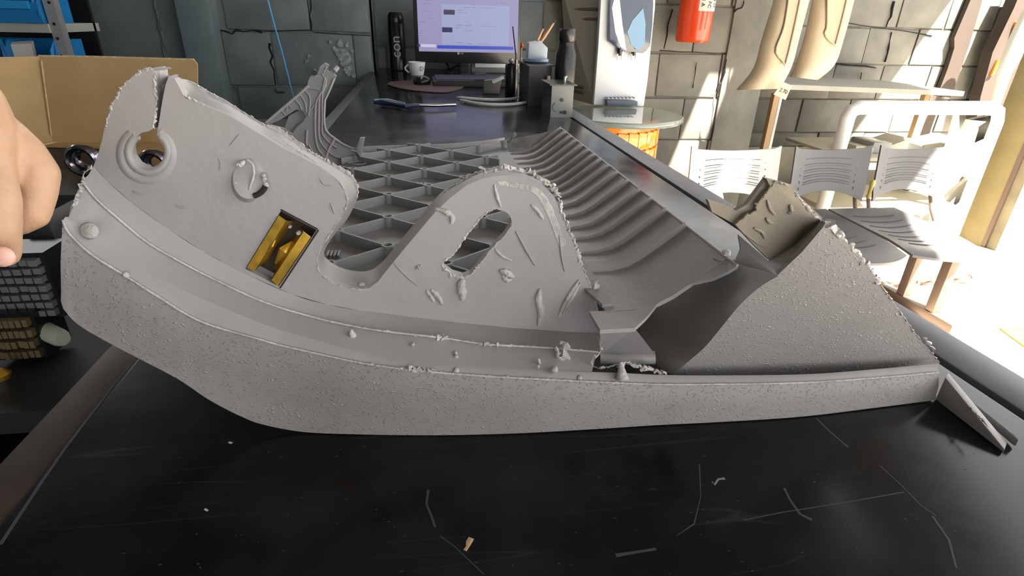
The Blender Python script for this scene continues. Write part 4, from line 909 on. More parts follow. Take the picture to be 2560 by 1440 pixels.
# mouse on a leather pad
mp_ = [atZ(a, b, TZ+.001) for a, b in cr([(968, 212), (1000, 222), (1050, 229), (1110, 232), (1150, 224), (1160, 216), (1100, 206), (1020, 203), (975, 206)], 24)]
tag(G().slab(mp_, (0, 0, .003)).build('mouse_pad', m_darkbrown), 'thin red-brown mouse pad lying in front of the keyboard', 'mouse pad')
c = atZ(1055, 210, TZ+.004)
ms = empty('mouse', c, 'dark computer mouse with a bright glint on the brown mouse pad', 'mouse')
G().lathe(c, [(.036, 0), (.040, .010), (.034, .026), (.018, .034)], 20).build('mouse_body', m_black, ms, smooth=True, angle=60)
G().tube([c+V((-.002, -.036, .024)), c+V((0, -.022, .034))], .004, 8).build('wheel', m_steel, ms, smooth=True)
# knife / cutter tool on the counter
kn = empty('utility_knife', atZ(1030, 262, TZ), 'blue-black handled knife with bright silver blade lying across the counter', 'knife')
P = [atZ(a, b, TZ+.012) for a, b in ((934, 256), (955, 256), (985, 260), (1015, 267), (1045, 263))]
G().tube(P, [.006, .012, .009, .010, .008], 10, flat=.7).build('handle', mat('blue_black_grip', (.02, .035, .09), .3), kn, smooth=True, angle=70)
P2 = [atZ(a, b, TZ+.015) for a, b in ((936, 250), (970, 250), (990, 254), (1012, 258))]
G().tube(P2, [.003, .005, .004, .002], 8).build('handle_inlay', mat('pale_blue_inlay', (.30, .45, .60), .3), kn, smooth=True, angle=70)
P = [atZ(a, b, TZ+.012) for a, b in ((1043, 263), (1090, 264), (1139, 262))]
G().tube(P, [.0055, .0060, .0055], 10, flat=.8).build('blade', mat('bright_silver', (.85, .85, .88), .12, 1.), kn, smooth=True, angle=60)
# two curved white strips
for i, pl in enumerate(([(1143, 243), (1170, 246), (1220, 249), (1270, 248), (1300, 244)], [(1150, 250), (1190, 258), (1240, 262), (1290, 260), (1335, 252)])):
    P = [atZ(a, b, TZ+.006) for a, b in cr(pl, 14)]
    tag(G().tube(P, [.003]+[.0060]*12+[.002], 8, flat=.8).build('curved_strip', m_white, smooth=True, angle=70), ('upper of two curved white plastic strips on the counter', 'lower and longer of two curved white plastic strips on the counter')[i], 'plastic strip')
# grey hinged part right of keyboard
a = atZ(1212, 232, TZ); ph = empty('small_bracket', (.36, 2.35, TZ), 'small grey bracket with a white pin right of the keyboard', 'bracket')
g0 = atY(1230, 215, 2.36)
G().slab([V((g0.x-.035, 2.36, TZ)), V((g0.x+.03, 2.36, TZ)), V((g0.x+.04, 2.36, TZ+.058)), V((g0.x-.03, 2.36, TZ+.05))], (0, .03, 0)).build('bracket_plate', mat('grey_brown', (.16, .15, .14), .5), ph, bevel=.003)
G().tube([V((g0.x, 2.35, TZ+.045)), V((g0.x+.045, 2.35, TZ+.066))], .007, 8).build('pin', m_white, ph, smooth=True)
# black cylinder with ornaments
c = atZ(1277, 240, TZ); c = V((c.x, 2.28, TZ)); hh = atY(1277, 158, 2.28).z-TZ
cy = empty('black_canister', c, 'slim black canister with a shiny knob standing right of the keyboard', 'canister')
G().lathe(c, [(.024, 0), (.026, .004), (.026, hh*.93), (.022, hh), (.006, hh)], 24).build('canister_body', m_black, cy, smooth=True, angle=40)
G().lathe(c+V((-.004, 0, hh)), [(.004, 0), (.009, .006), (.009, .014), (.003, .020)], 12).build('knob', m_steel, cy, smooth=True, angle=60)
G().tube([c+V((.012, -.02, hh-.02)), c+V((.014, -.01, hh+.012))], .006, 8).build('clip', mat('pale_clip', (.55, .52, .48), .4), cy, smooth=True)
# two black sheet boxes (square pen holders)
def sheetbox(nm, x0, x1, y0, y1, z1, lab, face=None):
    e = empty(nm, ((x0+x1)/2, (y0+y1)/2, TZ), lab, 'metal box')
    md = mat('black_sheet', (.018, .018, .02), .35); mf = mat('grey_sheet_face', (.14, .145, .14), .35, .3, vary=.1)
    G().box(x0, x1, y0, y0+.003, TZ, z1).build('front_sheet', mf if face else md, e)
    G().box(x0, x1, y1-.003, y1, TZ, z1).build('back_sheet', md, e)
    G().box(x0, x0+.003, y0+.003, y1-.003, TZ, z1).build('side_sheet', md, e)
    G().box(x1-.003, x1, y0+.003, y1-.003, TZ, z1).build('side_sheet', md, e)
    G().box(x0-.008, x1+.008, y0-.008, y1+.006, z1, z1+.004).build('lid', mat('dark_lid', (.06, .055, .05), .3), e)
    return e
f0, f1 = atY(1373, 290, 1.76), atY(1428, 298, 1.76)
z1 = atY(1400, 214, 1.76).z
e = sheetbox('lock_box', f0.x+.004, f1.x+.002, 1.76, 1.90, z1, 'small square black metal box with punched grey face at the counter corner', True)
fc = lambda x, y: atY(x, y, 1.758)
G().lathe(fc(1405, 250), [(.0055, 0), (.0055, .002)], 10, (0, -1, 0)).build('punched_hole', m_black, e); G().lathe(fc(1403, 281), [(.004, 0), (.004, .002)], 10, (0, -1, 0)).build('punched_hole', m_black, e); G().lathe(fc(1412, 281), [(.006, 0), (.006, .002)], 10, (0, -1, 0)).build('punched_hole', m_black, e)
G().tube([fc(1392, 268)+V((math.cos(a_)*.013, 0, math.sin(a_)*.013)) for a_ in [2.0+.28*i for i in range(10)]], .0008, 5).build('scribed_arc', m_black, e)
G().tube([V((f0.x+.06, 1.83, z1+.004)), V((f0.x+.06, 1.83, z1+.018)), V((f0.x+.066, 1.83, z1+.022))], .004, 8).build('wing_screw', m_steel, e, smooth=True)
f0, f1 = atY(1330, 240, 2.0), atY(1372, 240, 2.0); z2 = atY(1340, 166, 2.0).z
e = sheetbox('pen_box', f0.x-.01, f1.x+.01, 2.02, 2.22, z2, 'taller square black metal box holding a jar of brushes on its lid')
G().lathe(V((f1.x-.004, 2.0, z2-.05)), [(.006, 0), (.006, .02)], 10).build('side_screw', m_white, e)
# plastic tub with brushes
c = V((f0.x+.03, 2.12, z2+.004))
jr = empty('brush_tub', c, 'clear plastic tub with bluish base standing on the taller black box', 'tub')
G().lathe(c, [(.040, 0), (.048, .006), (.046, .014)], 24).build('tub_base', mat('blue_grey_dish', (.16, .24, .34), .3), jr, smooth=True)
G().slab([c+V((-.030, -.01, .012)), c+V((.040, -.01, .008)), c+V((.042, -.01, .050)), c+V((.012, -.01, .074)), c+V((-.028, -.01, .066))], (0, .05, 0)).build('tub_wall', mat('milky_plastic', (.42, .48, .55), .3), jr, bevel=.004)
for i, (ax, bx_, lb) in enumerate((((1334, 118), (1358, 72), 'orange handled brush leaning left in the tub'), ((1342, 120), (1384, 58), 'orange handled brush leaning furthest right in the tub'))):
    a = atY(*ax, 2.13); b = atY(*bx_, 2.13); br_ = empty('brush', a, lb, 'brush')
    G().tube([a, mid(a, b, .5), b], [.003, .0055, .003], 8).build('brush_handle', mat('orange_wood', (.55, .28, .14), .5), br_, smooth=True, angle=60)
    G().tube([b, b+(b-a)*.12], [.003, .0015], 6).build('brush_tip', m_blackm, br_)
a, b = atY(1300, 150, 2.2), atY(1304, 116, 2.2)
br_ = empty('match_stick', a, 'red tipped stick left of the plastic tub', 'stick'); G().tube([a-V((0, 0, .03)), b], .003, 6).build('stick', mat('orange_wood', (0, 0, 0)), br_); G().lathe(b-V((0, 0, .004)), [(.003, 0), (.007, .006), (.005, .014), (.001, .018)], 10).build('red_tip', m_red, br_, smooth=True)
a, b = atY(1290, 140, 2.25), atY(1282, 66, 2.25); tag(G().tube([V((a.x, 2.25, TZ)), a, b], .0025, 6).build('thin_antenna', m_black), 'thin black antenna rod standing before the right monitor edge', 'antenna')
# black thermos
c = V((atY(1422, 160, 2.45).x-.01, 2.45, TZ)); th_ = empty('thermos', V((c.x, c.y, TZ)), 'black steel thermos flask behind the metal boxes', 'thermos')
xx = min(c.x, XR-.05); sc2 = 2.45; k = atY(1418, 72, 2.45).z-TZ
c = V((.478, 1.965, TZ)); k = atY(1420, 72, 1.965).z-TZ; th_.location = c
G().lathe(c, [(.031, 0), (.034, .004), (.034, k*.70), (.026, k*.79), (.026, k*.84)], 28).build('flask_body', mat('black_steel', (.02, .02, .022), .25, .5), th_, smooth=True, angle=40)
G().lathe(c, [(.024, k*.84), (.027, k*.86), (.028, k*.97), (.026, k)], 28).build('flask_cap', m_black, th_, smooth=True, angle=40)
print('counter x limit', XR, 'thermos', c.x)
# cable on the wall below the monitor
tag(G().tube([atY(1112, 150, 3.5), atY(1120, 165, 3.5), atY(1122, 172, 3.5), atY(1112, 178, 3.5), atY(1150, 162, 3.5)], .005, 6).build('cable', m_black, smooth=True), 'black cable hanging behind the monitor', 'cable')

# ================================================================== WATER DISPENSER ON DRUM
dr = empty('drum', (1.0, 2.95, 0), 'bright orange drum with rippled amber side carrying the round glass top', 'drum')
gz = .985; ctr = mid(atZ(1410, 290, gz), atZ(1713, 290, gz)); ctr.y = (atZ(1560, 262, gz).y+atZ(1560, 307, gz).y)/2
dr.location = (ctr.x-.03, ctr.y, 0)
dc = V((ctr.x-.07, ctr.y, 0))
n = 48; prof = [.255, .265, .265, .275, .265, .265, .275, .265, .265, .270]
zs_ = [0, .03, .30, .33, .36, .62, .65, .68, .93, .955]
G().lathe(dc, list(zip(prof, zs_)), n).build('drum_shell', m_orange, dr, smooth=True, angle=60)
mam = mat('amber_panel', (.80, .32, .01), .15, vary=.25, vscale=30, coat=.5)
for i in range(16):
    for j in range(7):
        a0 = math.radians(-188+i*11.75); a1 = math.radians(-188+(i+1)*11.75-.5); za = .93-j*.085; zb_ = za-.08; r_ = .277
        pts = [dc+V((math.cos(a)*r_, math.sin(a)*r_, z)) for a, z in ((a0, za), (a1, za-.006), (a1, zb_), (a0, zb_+.006))]
        G().slab(pts, (-math.cos(a0)*.012, -math.sin(a0)*.012, 0)).build('ripple', mam, dr, bevel=.003)
gt = empty('glass_top', V((ctr.x, ctr.y, .955)), 'round clear glass disc on the orange drum', 'glass top')
G().lathe(V((ctr.x, ctr.y, .957)), [(.318, 0), (.322, .005), (.322, .021), (.318, .027)], 64).build('glass_disc', mat('green_edge_glass', (.80, .93, .88), .03, trans=.8), gt, smooth=True, angle=40)
# dispenser
gz = .985
wd = empty('water_dispenser', V((1.0, 2.95, gz)), 'white countertop water dispenser with beige side and dark blue control panel', 'water dispenser')
d0 = atZ(1487, 266, gz); d1 = atZ(1622, 266, gz); DYf = (d0.y+d1.y)/2
wd.location = V(((d0.x+d1.x)/2, DYf+.2, gz))
xw0, xw1 = atY(1497, 200, DYf).x-.01, atY(1624, 200, DYf).x
# front slightly wedge shaped: px outline on the front plane
fp = lambda x, y, o=0: atY(x, y, DYf+o)
G().slab([fp(1484, 262), fp(1610, 266), fp(1620, 200), fp(1630, 100), fp(1638, 20), fp(1640, -60), fp(1510, -60), fp(1502, 0), fp(1495, 120)], (0, .04, 0)).build('front_panel', m_white, wd, bevel=.008)
G().slab([fp(1488, 262, .04), fp(1608, 266, .04), fp(1638, 20, .04), fp(1640, -60, .04), fp(1506, -60, .04)], (0, .34, 0)).build('body', mat('beige_case', (.40, .36, .29), .5), wd, bevel=.004)
# beige side housing seen left of the front
sxp = [atY(1484, 262, DYf+.05), atY(1418, 262, DYf+.38)]
b0_ = V((sxp[0].x, DYf+.05, gz)); b1_ = V((atY(1420, 255, DYf+.36).x, DYf+.36, gz)); t0_ = V((b0_.x+.03, DYf+.05, gz+.60)); t1_ = V((atY(1400, 0, DYf+.36).x, DYf+.36, gz+.60))
G().slab([b0_, b1_, t1_, t0_], (.02, .02, 0)).build('side_panel', mat('beige_case', (0, 0, 0)), wd)
def sp(u, v): return mid(mid(b0_, b1_, u), mid(t0_, t1_, u), v)
for v in (.08, .13, .72, .80):
    A = [sp(.12 if v > .5 else .35, v), sp(.85, v)]
    G().tube([p+V((-.004, -.003, 0)) for p in A], .009, 8).build('vent_slot', mat('vent_shade', (.16, .12, .09), .7), wd, smooth=True)
# dark blue glossy head
hd = [(1528, -60), (1524, 40), (1523, 104), (1550, 124), (1562, 130), (1590, 131), (1607, 134), (1616, 128), (1626, 115), (1632, 60), (1634, 10), (1632, -60)]
G().slab([fp(a, b, -.035) for a, b in hd], (0, .035, 0)).build('control_head', mat('navy_gloss', (.03, .045, .08), .12, coat=.6), wd, bevel=.006)
G().slab([fp(a, b, -.038) for a, b in ((1608, 20), (1614, 60), (1612, 110), (1597, 128), (1578, 112), (1568, 80), (1582, 50))], (0, .004, 0)).build('glossy_inlay', mat('sky_blue_gloss', (.16, .30, .46), .1, coat=.6), wd)
G().slab([fp(a, b, -.037) for a, b in ((1545, -40), (1556, 60), (1566, 126), (1552, 118), (1538, 80), (1530, 20))], (0, .004, 0)).build('silver_wing', mat('silver_blue', (.35, .42, .5), .2, .6), wd)
for a in (1549, 1584):
    c = fp(a, 128, -.02); G().tube([c+V((0, 0, .02)), c, c+V((0, -.004, -.022))], [.016, .015, .009], 12).build('tap', m_black, wd, smooth=True)
    c2 = fp(a, 140, -.03); G().tube([c2+V((-.012, 0, .01)), c2+V((-.010, 0, -.018)), c2+V((.010, 0, -.018)), c2+V((.012, 0, .01))], .004, 6).build('tap_lever', m_white, wd, smooth=True)
G().slab([fp(1518, 250, -.05), fp(1594, 253, -.05), fp(1594, 266, -.05), fp(1518, 264, -.05)], (0, .05, 0)).build('drip_tray', mat('slate_blue_tray', (.07, .10, .15), .3), wd, bevel=.003)
for i in range(8): 
    c = fp(1522+i*9.5, 247, -.048); G().box(c.x-.004, c.x+.004, c.y, c.y+.045, c.z, c.z+.006).build('tray_bar', m_steel, wd)
# ================================================================== FIRE EXTINGUISHER
fe = empty('fire_extinguisher', atY(1735, 105, 3.40), 'red fire extinguisher with a white label hung on the block wall', 'fire extinguisher')
fa, fb = atY(1694, 100, 3.4), atY(1772, 104, 3.4); fr_ = (fb.x-fa.x)/2; c = V(((fa.x+fb.x)/2, 3.42, fa.z-.01)); fe.location = c
G().lathe(c, [(fr_*.90, 0), (fr_, .015), (fr_, .42), (fr_*.9, .46), (fr_*.4, .50), (fr_*.35, .53)], 36).build('cylinder', m_red, fe, smooth=True, angle=35)
G().box(c.x-.03, c.x+.03, 3.40, 3.47, c.z+.53, c.z+.57).build('valve', m_black, fe, bevel=.004)
G().box(c.x-.015, c.x+.015, 3.47, 3.60, c.z+.40, c.z+.43).build('wall_hook', m_steel, fe)
g = G(); rr = fr_+.0012
rows_ = [[c+V((math.cos(a)*rr, math.sin(a)*rr, z)) for a in [math.radians(-108+8*k) for k in range(12)]] for z in (.165, .44)]
g.sheet(rows_, d=(0, .001, 0)).build('label', m_paper, fe, smooth=True)
for i, (s, dx) in enumerate((('018 A', -.012), ('A/B FC', .028), ('1qB H', .066))):
    an = math.acos(max(-1, min(1, dx/rr))); pp = c+V((dx, -math.sqrt(rr*rr-dx*dx)-.003, .225)); 
    text(s, .032, pp, (0, 0, -1), (math.sin(an), math.cos(an)*1., 0), m_ink, 'label_print', fe)
# ================================================================== BEIGE BUMPER TRIMS
def bumper(Y, ctrL, ctrR, inset, name, lab, pull):
    e = empty(name, atY(*ctrL[-1], Y), lab, 'trim part')
    n = 26; A = cr(ctrL, n); B = cr(ctrR, n)
    rows_ = []
    for i in range(n):
        t = i/(n-1); back = pull*max(0, t-.70)**1.5*3
        r = []
        for k in range(9):
            u_ = k/8; px_ = A[i][0]*(1-u_)+B[i][0]*u_; py_ = A[i][1]*(1-u_)+B[i][1]*u_
            r.append(atY(px_, py_, Y + .05*(2*u_-1)**2 - back*.2))
        rows_.append(r)
    G().sheet(rows_, d=(.0, .006, 0)).build('trim_shell', m_beige, e, smooth=True, angle=60)
    P = [atY(a, b, Y-.004) for a, b in cr(inset+[inset[0]], 40)]
    G().tube(P, .006, 8).build('inset_bead', m_beige, e, smooth=True, angle=80)
    G().slab([atY(a, b, Y-.002) for a, b in cr(inset+[inset[0]], 30)[:-1]], (0, .004, 0)).build('inset_panel', mat('beige_inset', (.38, .31, .22), .5), e)
    return e
bumper(2.95, [(2055, -120), (2032, 0), (2010, 100), (1990, 160), (1975, 192)], [(2165, -120), (2136, 0), (2112, 90), (2088, 160), (2045, 200)], [(2070, -60), (2068, 60), (2062, 85), (2080, 105), (2092, 100), (2125, -60)], 'curved_trim', 'right and rear one of two long beige curved trim parts hanging on the wall', .0)
bm_ = bumper(2.78, [(1965, -120), (1935, 0), (1905, 100), (1885, 170), (1842, 225)], [(2055, -120), (2024, 0), (2000, 90), (1980, 165), (1950, 222), (1905, 245)][:5], [(1980, -60), (1962, 60), (1940, 125), (1955, 148), (1968, 146), (2010, -60)], 'curved_trim', 'left and front one of two long beige curved trim parts with a price card', .0)
cardp = [(1958, 205), (1980, 214), (1964, 250), (1934, 236)]
tg = empty('price_card', atY(1958, 228, 2.75), 'small cream card with writing tied to the lower end of the beige trim', 'card')
G().slab([atY(a, b, 2.75) for a, b in cardp], (0, .002, 0)).build('card_sheet', mat('cream_card', (.62, .50, .36), .8), tg)
pa_, pb_ = atY(1946, 243, 2.75), atY(1972, 210, 2.75)
text('2.70', .028, atY(1959, 228, 2.747), atY(1975, 234, 2.75)-atY(1943, 222, 2.75), atY(1966, 212, 2.75)-atY(1950, 243, 2.75), m_ink, 'handwriting', tg)
# hooks that hold the trims up
for a, Y, lb in ((2005, 2.78, 'steel hanging rod behind the front beige trim'), (2110, 2.95, 'steel hanging rod behind the rear beige trim')):
    c = atY(a, -60, Y); tag(G().tube([V((c.x, Y+.06, c.z-.05)), V((c.x, Y+.06, 3.0))], .006, 8).build('hanging_rod', m_steel, smooth=True), lb, 'rod')

# ================================================================== SHELF AND WHITE FRAME AT THE RIGHT
sh = empty('wall_shelf', (3.05, 3.65, 0), 'long pale grey shelf board on slotted uprights below the beige trims', 'shelf')
s0, s1 = atY(1978, 212, 3.5), atY(2400, 262, 3.5); zsf = (s0.z+s1.z)/2+.0
G().slab([V((s0.x, 3.5, s0.z)), V((s1.x, 3.5, s0.z-.03)), V((s1.x, 4.3, s0.z-.03)), V((s0.x, 4.3, s0.z))], (0, 0, -.03)).build('shelf_board', mat('pale_board', (.40, .39, .34), .6, vary=.08), sh)
for x_ in (1930, 2300):
    c = atY(x_, 300, 3.55); G().box(c.x-.02, c.x+.02, 3.55, 3.59, 0, s0.z-.06).build('upright', mat('tan_upright', (.42, .28, .15), .6), sh)
    G().box(c.x+.022, c.x+.040, 3.55, 3.59, 0, s0.z-.06).build('slotted_strip', m_steel, sh)
wf = empty('white_rack_frame', (3.1, 3.2, 0), 'large white rounded tubular frame with square openings behind the chairs', 'frame')
FYw = 3.15
fq = lambda a, b, o=0: atY(a, b, FYw+o)
tL, tR, bR, bL = fq(2128, 262), fq(2488, 290), fq(2385, 640), fq(2060, 470)
xl, xr, zt_, zb2 = tL.x, tR.x+.02, tL.z-.015, .06
path = [V((xl, FYw, zb2)), V((xl, FYw, zt_-.06)), V((xl+.015, FYw, zt_-.02)), V((xl+.06, FYw, zt_)), V((xr-.08, FYw, zt_)), V((xr-.02, FYw, zt_-.02)), V((xr, FYw, zt_-.08)), V((xr, FYw, zb2))]
G().tube(path, .042, 12).build('outer_tube', m_frame, wf, smooth=True, angle=70)
G().tube([V((xl, FYw, .32)), V((xr, FYw, .32))], .030, 10).build('lower_rail', m_frame, wf, smooth=True)
G().tube([V((xl, FYw, .62)), V((xr, FYw, .62))], .022, 10).build('middle_rail', m_frame, wf, smooth=True)
# broad perforated upright with square windows
wx0, wx1 = fq(2395, 290).x, xr
holes_ = [[fq(a, b) for a, b in ((2424, 300), (2492, 306), (2472, 368), (2398, 348))], [fq(a, b) for a, b in ((2378, 422), (2450, 422), (2420, 525), (2358, 500))]]
G().slab([fq(2398, 268), fq(2496, 284), fq(2400, 585), fq(2330, 560), fq(2362, 400)], (0, .03, 0), holes_).build('windowed_panel', m_frame, wf)
G().box(atY(2130, 275, 3.3).x, atY(2400, 275, 3.3).x, 3.2, 3.9, .64, .66).build('rack_shelf', mat('pale_shelf', (.50, .47, .38), .6), wf)
G().box(xl+.05, xr-.06, 3.2, 3.7, .31, .34).build('rack_shelf', MATS['pale_shelf'], wf)
# goods on the rack shelf: a few folded packs
for i in range(6):
    c = atY(2150+i*42, 345, 3.4); tag(G().slab([V((c.x-.07, 3.34, .66)), V((c.x+.06, 3.32, .66)), V((c.x+.07, 3.33, .70+.03*(i % 3))), V((c.x-.05, 3.35, .71+.02*(i % 2)))], (0, .22, 0)).build('plastic_pack', mat('clear_pack%s' % 'ab'[i % 2], ((.45, .42, .34), (.30, .30, .28))[i % 2], .2), bevel=.008),
        ('pale crumpled pack at the left end of the rack shelf', 'dark crumpled pack second from the left on the rack shelf', 'pale crumpled pack third from the left on the rack shelf', 'dark crumpled pack third from the right on the rack shelf', 'pale crumpled pack next to the last on the rack shelf', 'dark crumpled pack at the right end of the rack shelf')[i], 'pack')
# grey wheel-like parts low in the rack
for i, (a, b) in enumerate(((2405, 490), (2430, 486), (2250, 520), (2290, 525))):
    c = atY(a, b, 3.5); c.z = .35+.066 if i < 2 else .346+.066
    if i in (1, 3): c.x += .04
    tag(G().tube([c+V((math.cos(6.283*j/20)*.05, 0, math.sin(6.283*j/20)*.05)) for j in range(21)], .016, 8).build('hose_ring', mat('grey_rubber', (.20, .19, .17), .6), smooth=True), ('left ring of the right pair of grey rings low in the rack', 'right ring of the right pair of grey rings low in the rack', 'left ring of the left pair of grey rings seen between chair legs', 'right ring of the left pair of grey rings seen between chair legs')[i], 'ring')
struct(G().box(2.25, 4.2, 3.75, 3.80, 0, .62), 'baseboard_right', m_wallw)
# dark slab drawn as a shadow strip on the bright wall
a, b = atY(2440, 0, 4.3), atY(2350, 235, 4.3)
m_dk = mat('dark_brown_shadow_and_screen', (.055, .040, .033), .7)
pb = empty('wall_shadow_slab', V((b.x, 4.32, 0)), 'narrow dark slab standing in for a bulging shadow on the sunlit wall', 'post')
G().slab([atY(2452, -60, 4.33), atY(2474, -60, 4.33), atY(2424, 110, 4.33), atY(2378, 245, 4.33), atY(2343, 240, 4.33), atY(2370, 170, 4.33), atY(2386, 120, 4.33), atY(2386, 95, 4.33)], (0, .04, 0)).build('shadow_shaft', m_dk, pb)
G().box(b.x-.03, b.x+.06, 4.33, 4.37, 0, atY(2350, 240, 4.33).z).build('shadow_foot', m_dk, pb)
# olive door jamb
je = 3.30
jx = lambda a, b, Y=je: atY(a, b, Y)
x0_, x1_ = jx(2385, 600).x, jx(2470, 610).x
x1b = jx(2505, 520).x
xj = jx(2396, 590).x; yr = atX(2462, 590, xj).y
dj = struct(G().box(xj, xj+.12, yr, je+.05, 0, 1.9), 'door_1', m_olive, bevel=.004)
G().box(xj-.004, xj+.03, yr-.03, yr-.001, 0, 1.9).build('jamb_seal', m_leg, dj)
G().box(xj+.01, xj+.16, yr-.10, yr-.031, 0, 1.9).build('outer_post', mat('sandy_post', (.20, .17, .11), .8, vary=.2), dj)
# pale pipe and rusty plastic outside behind the jamb
pe = empty('leaning_pipe', atY(2480, 260, 3.9), 'pale leaning pipe beside the door jamb outside', 'pipe')
G().tube([atY(2590, 20, 3.95), atY(2545, 110, 3.95), atY(2510, 180, 3.95), atY(2488, 262, 3.95)], [.07, .07, .05, .03], 12).build('pipe_tube', m_frame, pe, smooth=True, angle=70)
tag(G().slab([atY(a, b, 4.2) for a, b in ((2435, 330), (2452, 240), (2482, 130), (2535, 20), (2560, -40), (2640, -40), (2640, 330))], (0, .1, 0)).build('brown_screen', m_dk), 'brown panel standing outside beyond the white frame', 'panel')
for i, pl in enumerate((((2545, 55), (2600, 40), (2600, 90), (2530, 110)), ((2478, 190), (2500, 150), (2502, 165), (2490, 185)))):
    tag(G().slab([atY(a, b, 4.17) for a, b in pl], (0, .03, 0)).build('orange_piece', m_rust, bevel=.004), ('larger orange plastic piece at the upper right picture edge', 'small orange plastic piece left of the pale pipe')[i], 'plastic piece')

# ================================================================== CHAIR ROW
cb = empty('beam_chair', (2.2, 2.5, 0), 'three seat waiting chair row with grey slatted plastic shells on a steel beam', 'chair row')
def curvy_back(cx, Yc, wdt, ztop, zbot, m, yaw):
    t = empty('backrest', V((cx, Yc, zbot))-org(cb)); t.parent = cb
    n, q_ = 17, 11; rows_ = []
    for i in range(q_):
        v = i/(q_-1); r = []
        for k in range(n):
            u_ = 2*k/(n-1)-1
            zt1 = ztop - .022*(1-u_*u_) + (.012 if abs(u_) > .95 else 0); zb1 = zbot + .055*(1-u_*u_)
            z = zb1+(zt1-zb1)*v; hw = wdt/2*(1.0 if v > .12 else .97); y_ = Yc - .045*u_*u_ + .03 + .05*(v-.5)**2*0 + .05*v
            r.append(V((cx+u_*hw*math.cos(yaw), y_+u_*hw*math.sin(yaw), z)))
        rows_.append(r)
    G().sheet(rows_, d=(0, .012, 0)).build('back_shell', m, t, smooth=True, angle=50, )
    for kk in range(5):
        for w_ in (0, .013):
            v = .18+.155*kk; pts = []
            for k in range(9):
                u_ = -.62+1.24*k/8; z = zbot+.02+.055*(1-u_*u_)*(1-v)+(ztop-zbot-.06)*v+w_
                pts.append(V((cx+u_*wdt/2*math.cos(yaw), Yc-.045*u_*u_+.03+.05*v-.001+u_*wdt/2*math.sin(yaw), z)))
            G().tube(pts, .0016, 5).build('slat_groove', mat('groove_shade', (.09, .09, .10), .7), t)
        for s_ in (-1, 1):
            u_ = s_*.74; p = V((cx+u_*wdt/2*math.cos(yaw), Yc-.045*u_*u_+.03+.05*v-.002+u_*wdt/2*math.sin(yaw), zbot+.055*(1-u_*u_)+(ztop-zbot-.07)*v))
            G().box(p.x-.004, p.x+.004, p.y-.001, p.y+.002, p.z-.012, p.z+.012).build('slot', MATS['groove_shade'], t)
    for s_ in (-1, 1):
        u_ = s_*.93; G().tube([V((cx+u_*wdt/2, Yc+.03+.01, zbot+.02)), V((cx+u_*wdt/2, Yc+.0, zbot-.06)), V((cx+u_*wdt/2*.97, Yc-.06, zbot-.12))], .011, 8).build('back_tube', m_leg, t, smooth=True)
zc = .80
def bx_(x0p, x1p, Yc, zt): a = atY(x0p, 372, Yc); b = atY(x1p, 372, Yc); return (a.x+b.x)/2, b.x-a.x
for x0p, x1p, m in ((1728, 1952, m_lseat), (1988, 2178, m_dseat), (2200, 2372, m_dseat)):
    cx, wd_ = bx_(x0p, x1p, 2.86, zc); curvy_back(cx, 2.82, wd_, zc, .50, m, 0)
def seat(cx, wdt, zf, m):
    t = empty('seat', V((cx, 2.4, .44))-org(cb)); t.parent = cb; rows_ = []; n = 13
    for i in range(13):
        v = i/12; y_ = 2.74-.62*v*1.0; r = []
        for k in range(n):
            u_ = 2*k/(n-1)-1; fr_u = .08*(1-u_*u_)*v
            z = .455 - .030*(1-u_*u_)*math.sin(math.pi*min(1, v*1.1)) - .055*max(0, v-.75)**1.3*4*.5 + .015*(1-v)
            r.append(V((cx+u_*wdt/2*(1-.04*v), y_-fr_u+.03, z)))
        rows_.append(r)
    G().sheet(rows_, d=(0, 0, -.012)).build('seat_shell', m, t, smooth=True, angle=50)
    for k in range(7):
        v = .15+.1*k; pts = [V((cx+u_*wdt/2, 2.74-.62*v-.08*(1-u_*u_)*v+.03, .4570-.030*(1-u_*u_)*math.sin(math.pi*min(1, v*1.1))+.015*(1-v))) for u_ in [-.6+.15*q for q in range(9)]]
        G().tube(pts, .0022, 5).build('slat_groove', MATS['groove_shade'], t)
sa, sb = atZ(2140, 640, .455), atZ(2345, 660, .455)
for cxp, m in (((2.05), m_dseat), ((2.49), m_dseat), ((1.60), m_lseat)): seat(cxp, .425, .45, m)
G().box(1.35, 2.72, 2.42, 2.50, .36, .42).build('beam', m_leg, cb, bevel=.004)
f0, f1 = atZ(2255, 762, .02), atZ(2392, 828, .02)
xfl = (f0.x+f1.x)/2
print('foot', f0, f1)
u1, u2 = atZ(2290, 770, .05), atZ(2352, 800, .05)
fx = 2.60
f1 = atZ(2398, 836, .0); fx = f1.x-.03
G().box(fx-.032, fx+.032, f1.y, f1.y+.62, .0, .055).build('foot_bar', m_leg, cb, bevel=.008)
for yy in (f1.y+.16, f1.y+.36): G().box(fx-.026, fx+.026, yy-.026, yy+.026, .055, .425).build('leg', m_leg, cb, bevel=.004)
G().box(fx-.03, fx+.03, f1.y+.10, f1.y+.50, .425, .445).build('seat_bearer', m_leg, cb)
G().box(1.42, 1.48, 2.14, 2.74, 0, .055).build('foot_bar', m_leg, cb, bevel=.008); G().box(1.425, 1.475, 2.43, 2.48, .055, .36).build('leg', m_leg, cb)
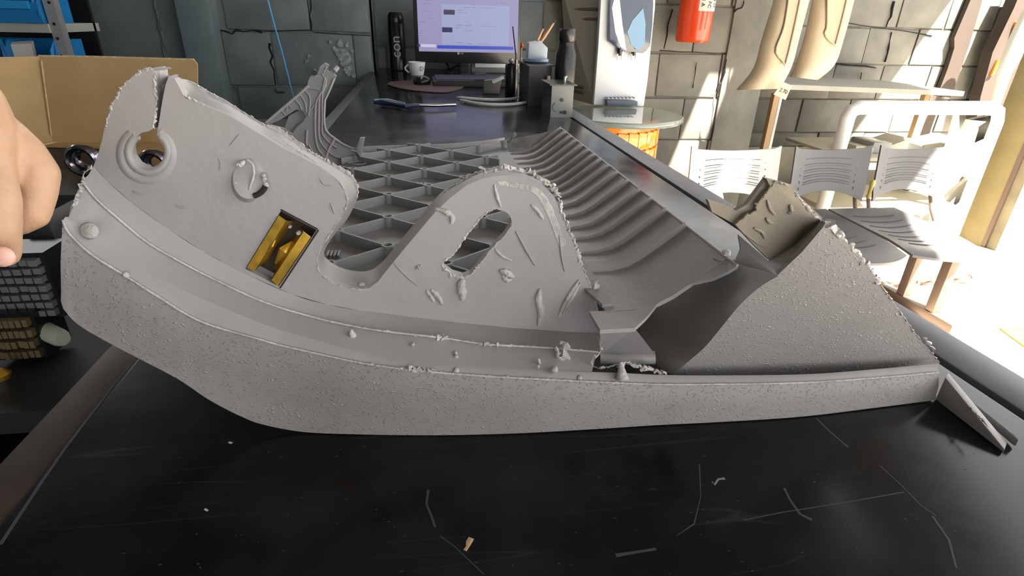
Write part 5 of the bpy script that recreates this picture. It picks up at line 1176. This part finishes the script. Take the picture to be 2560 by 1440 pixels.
# bolt with yellow tag between the chairs
a = atY(2186, 455, 2.82); tag(G().lathe(V((a.x, 2.83, a.z-.10)), [(.010, 0), (.012, .07), (.016, .09), (.010, .11)], 12).build('yellow_bottle', mat('yellow_plastic', (.45, .36, .10), .4), smooth=True), 'small yellow bottle with pale cap between the two right chair backs', 'bottle')
# kerb with chain in front of the wall
kb_ = struct(G().box(2.3, 5.0, 2.95, 3.12, 0, .055), 'trim_5', mat('kerb_concrete', (.38, .36, .32), .8, vary=.2, vscale=6), bevel=.01)
ch = empty('chain', atZ(2290, 705, .02), 'heavy dark twisted chain lying on the floor behind the chair legs', 'chain')
for i in range(7):
    a = atZ(2210+i*34, 712-i*3, .03); r_ = V((.05, 0, 0)); 
    G().tube([a+V((math.cos(6.283*j/16)*.050, math.sin(6.283*j/16)*.018, math.sin(6.283*j/16)*.020*(-1)**i)) for j in range(17)], .009, 8).build('chain_link', m_leg, ch, smooth=True)
tag(G().slab([atZ(a, b, .0) for a, b in ((2498, 822), (2700, 820), (2700, 920), (2560, 868))], (0, 0, .006)).build('doormat', mat('mustard_mat', (.32, .25, .05), .9, vary=.2)), 'mustard coloured mat corner on the sunlit floor at the right edge', 'mat')
# white sack/cone at the drum
cc = atZ(1690, 420, .45); tag(G().lathe(V((1.70, 3.15, 0)), [(.13, 0), (.135, .02), (.12, .45), (.10, .50), (.03, .52)], 24).build('white_bucket', m_frame, smooth=True, angle=40), 'white plastic canister standing between the orange drum and the first chair', 'canister')

# repeats belong to named groups
for o in list(COL.objects):
    if o.parent is None and 'category' in o and 'group' not in o:
        k = o.name.split('.')[0]
        g_ = {'nut': 'steel nuts in the cardboard tray', 'metal_ring': 'shiny rings on the tool chest', 'block_stack': 'stacks of small metal blocks', 'curved_strip': 'curved white strips on the counter', 'curved_trim': 'beige trim parts hanging on the wall',
              'plastic_pack': 'packs on the rack shelf', 'hose_ring': 'grey rings in the rack', 'brush': 'brushes in the tub', 'hanging_rod': 'hanging rods', 'orange_piece': 'orange plastic pieces outside'}.get(k)
        if g_: o['group'] = g_
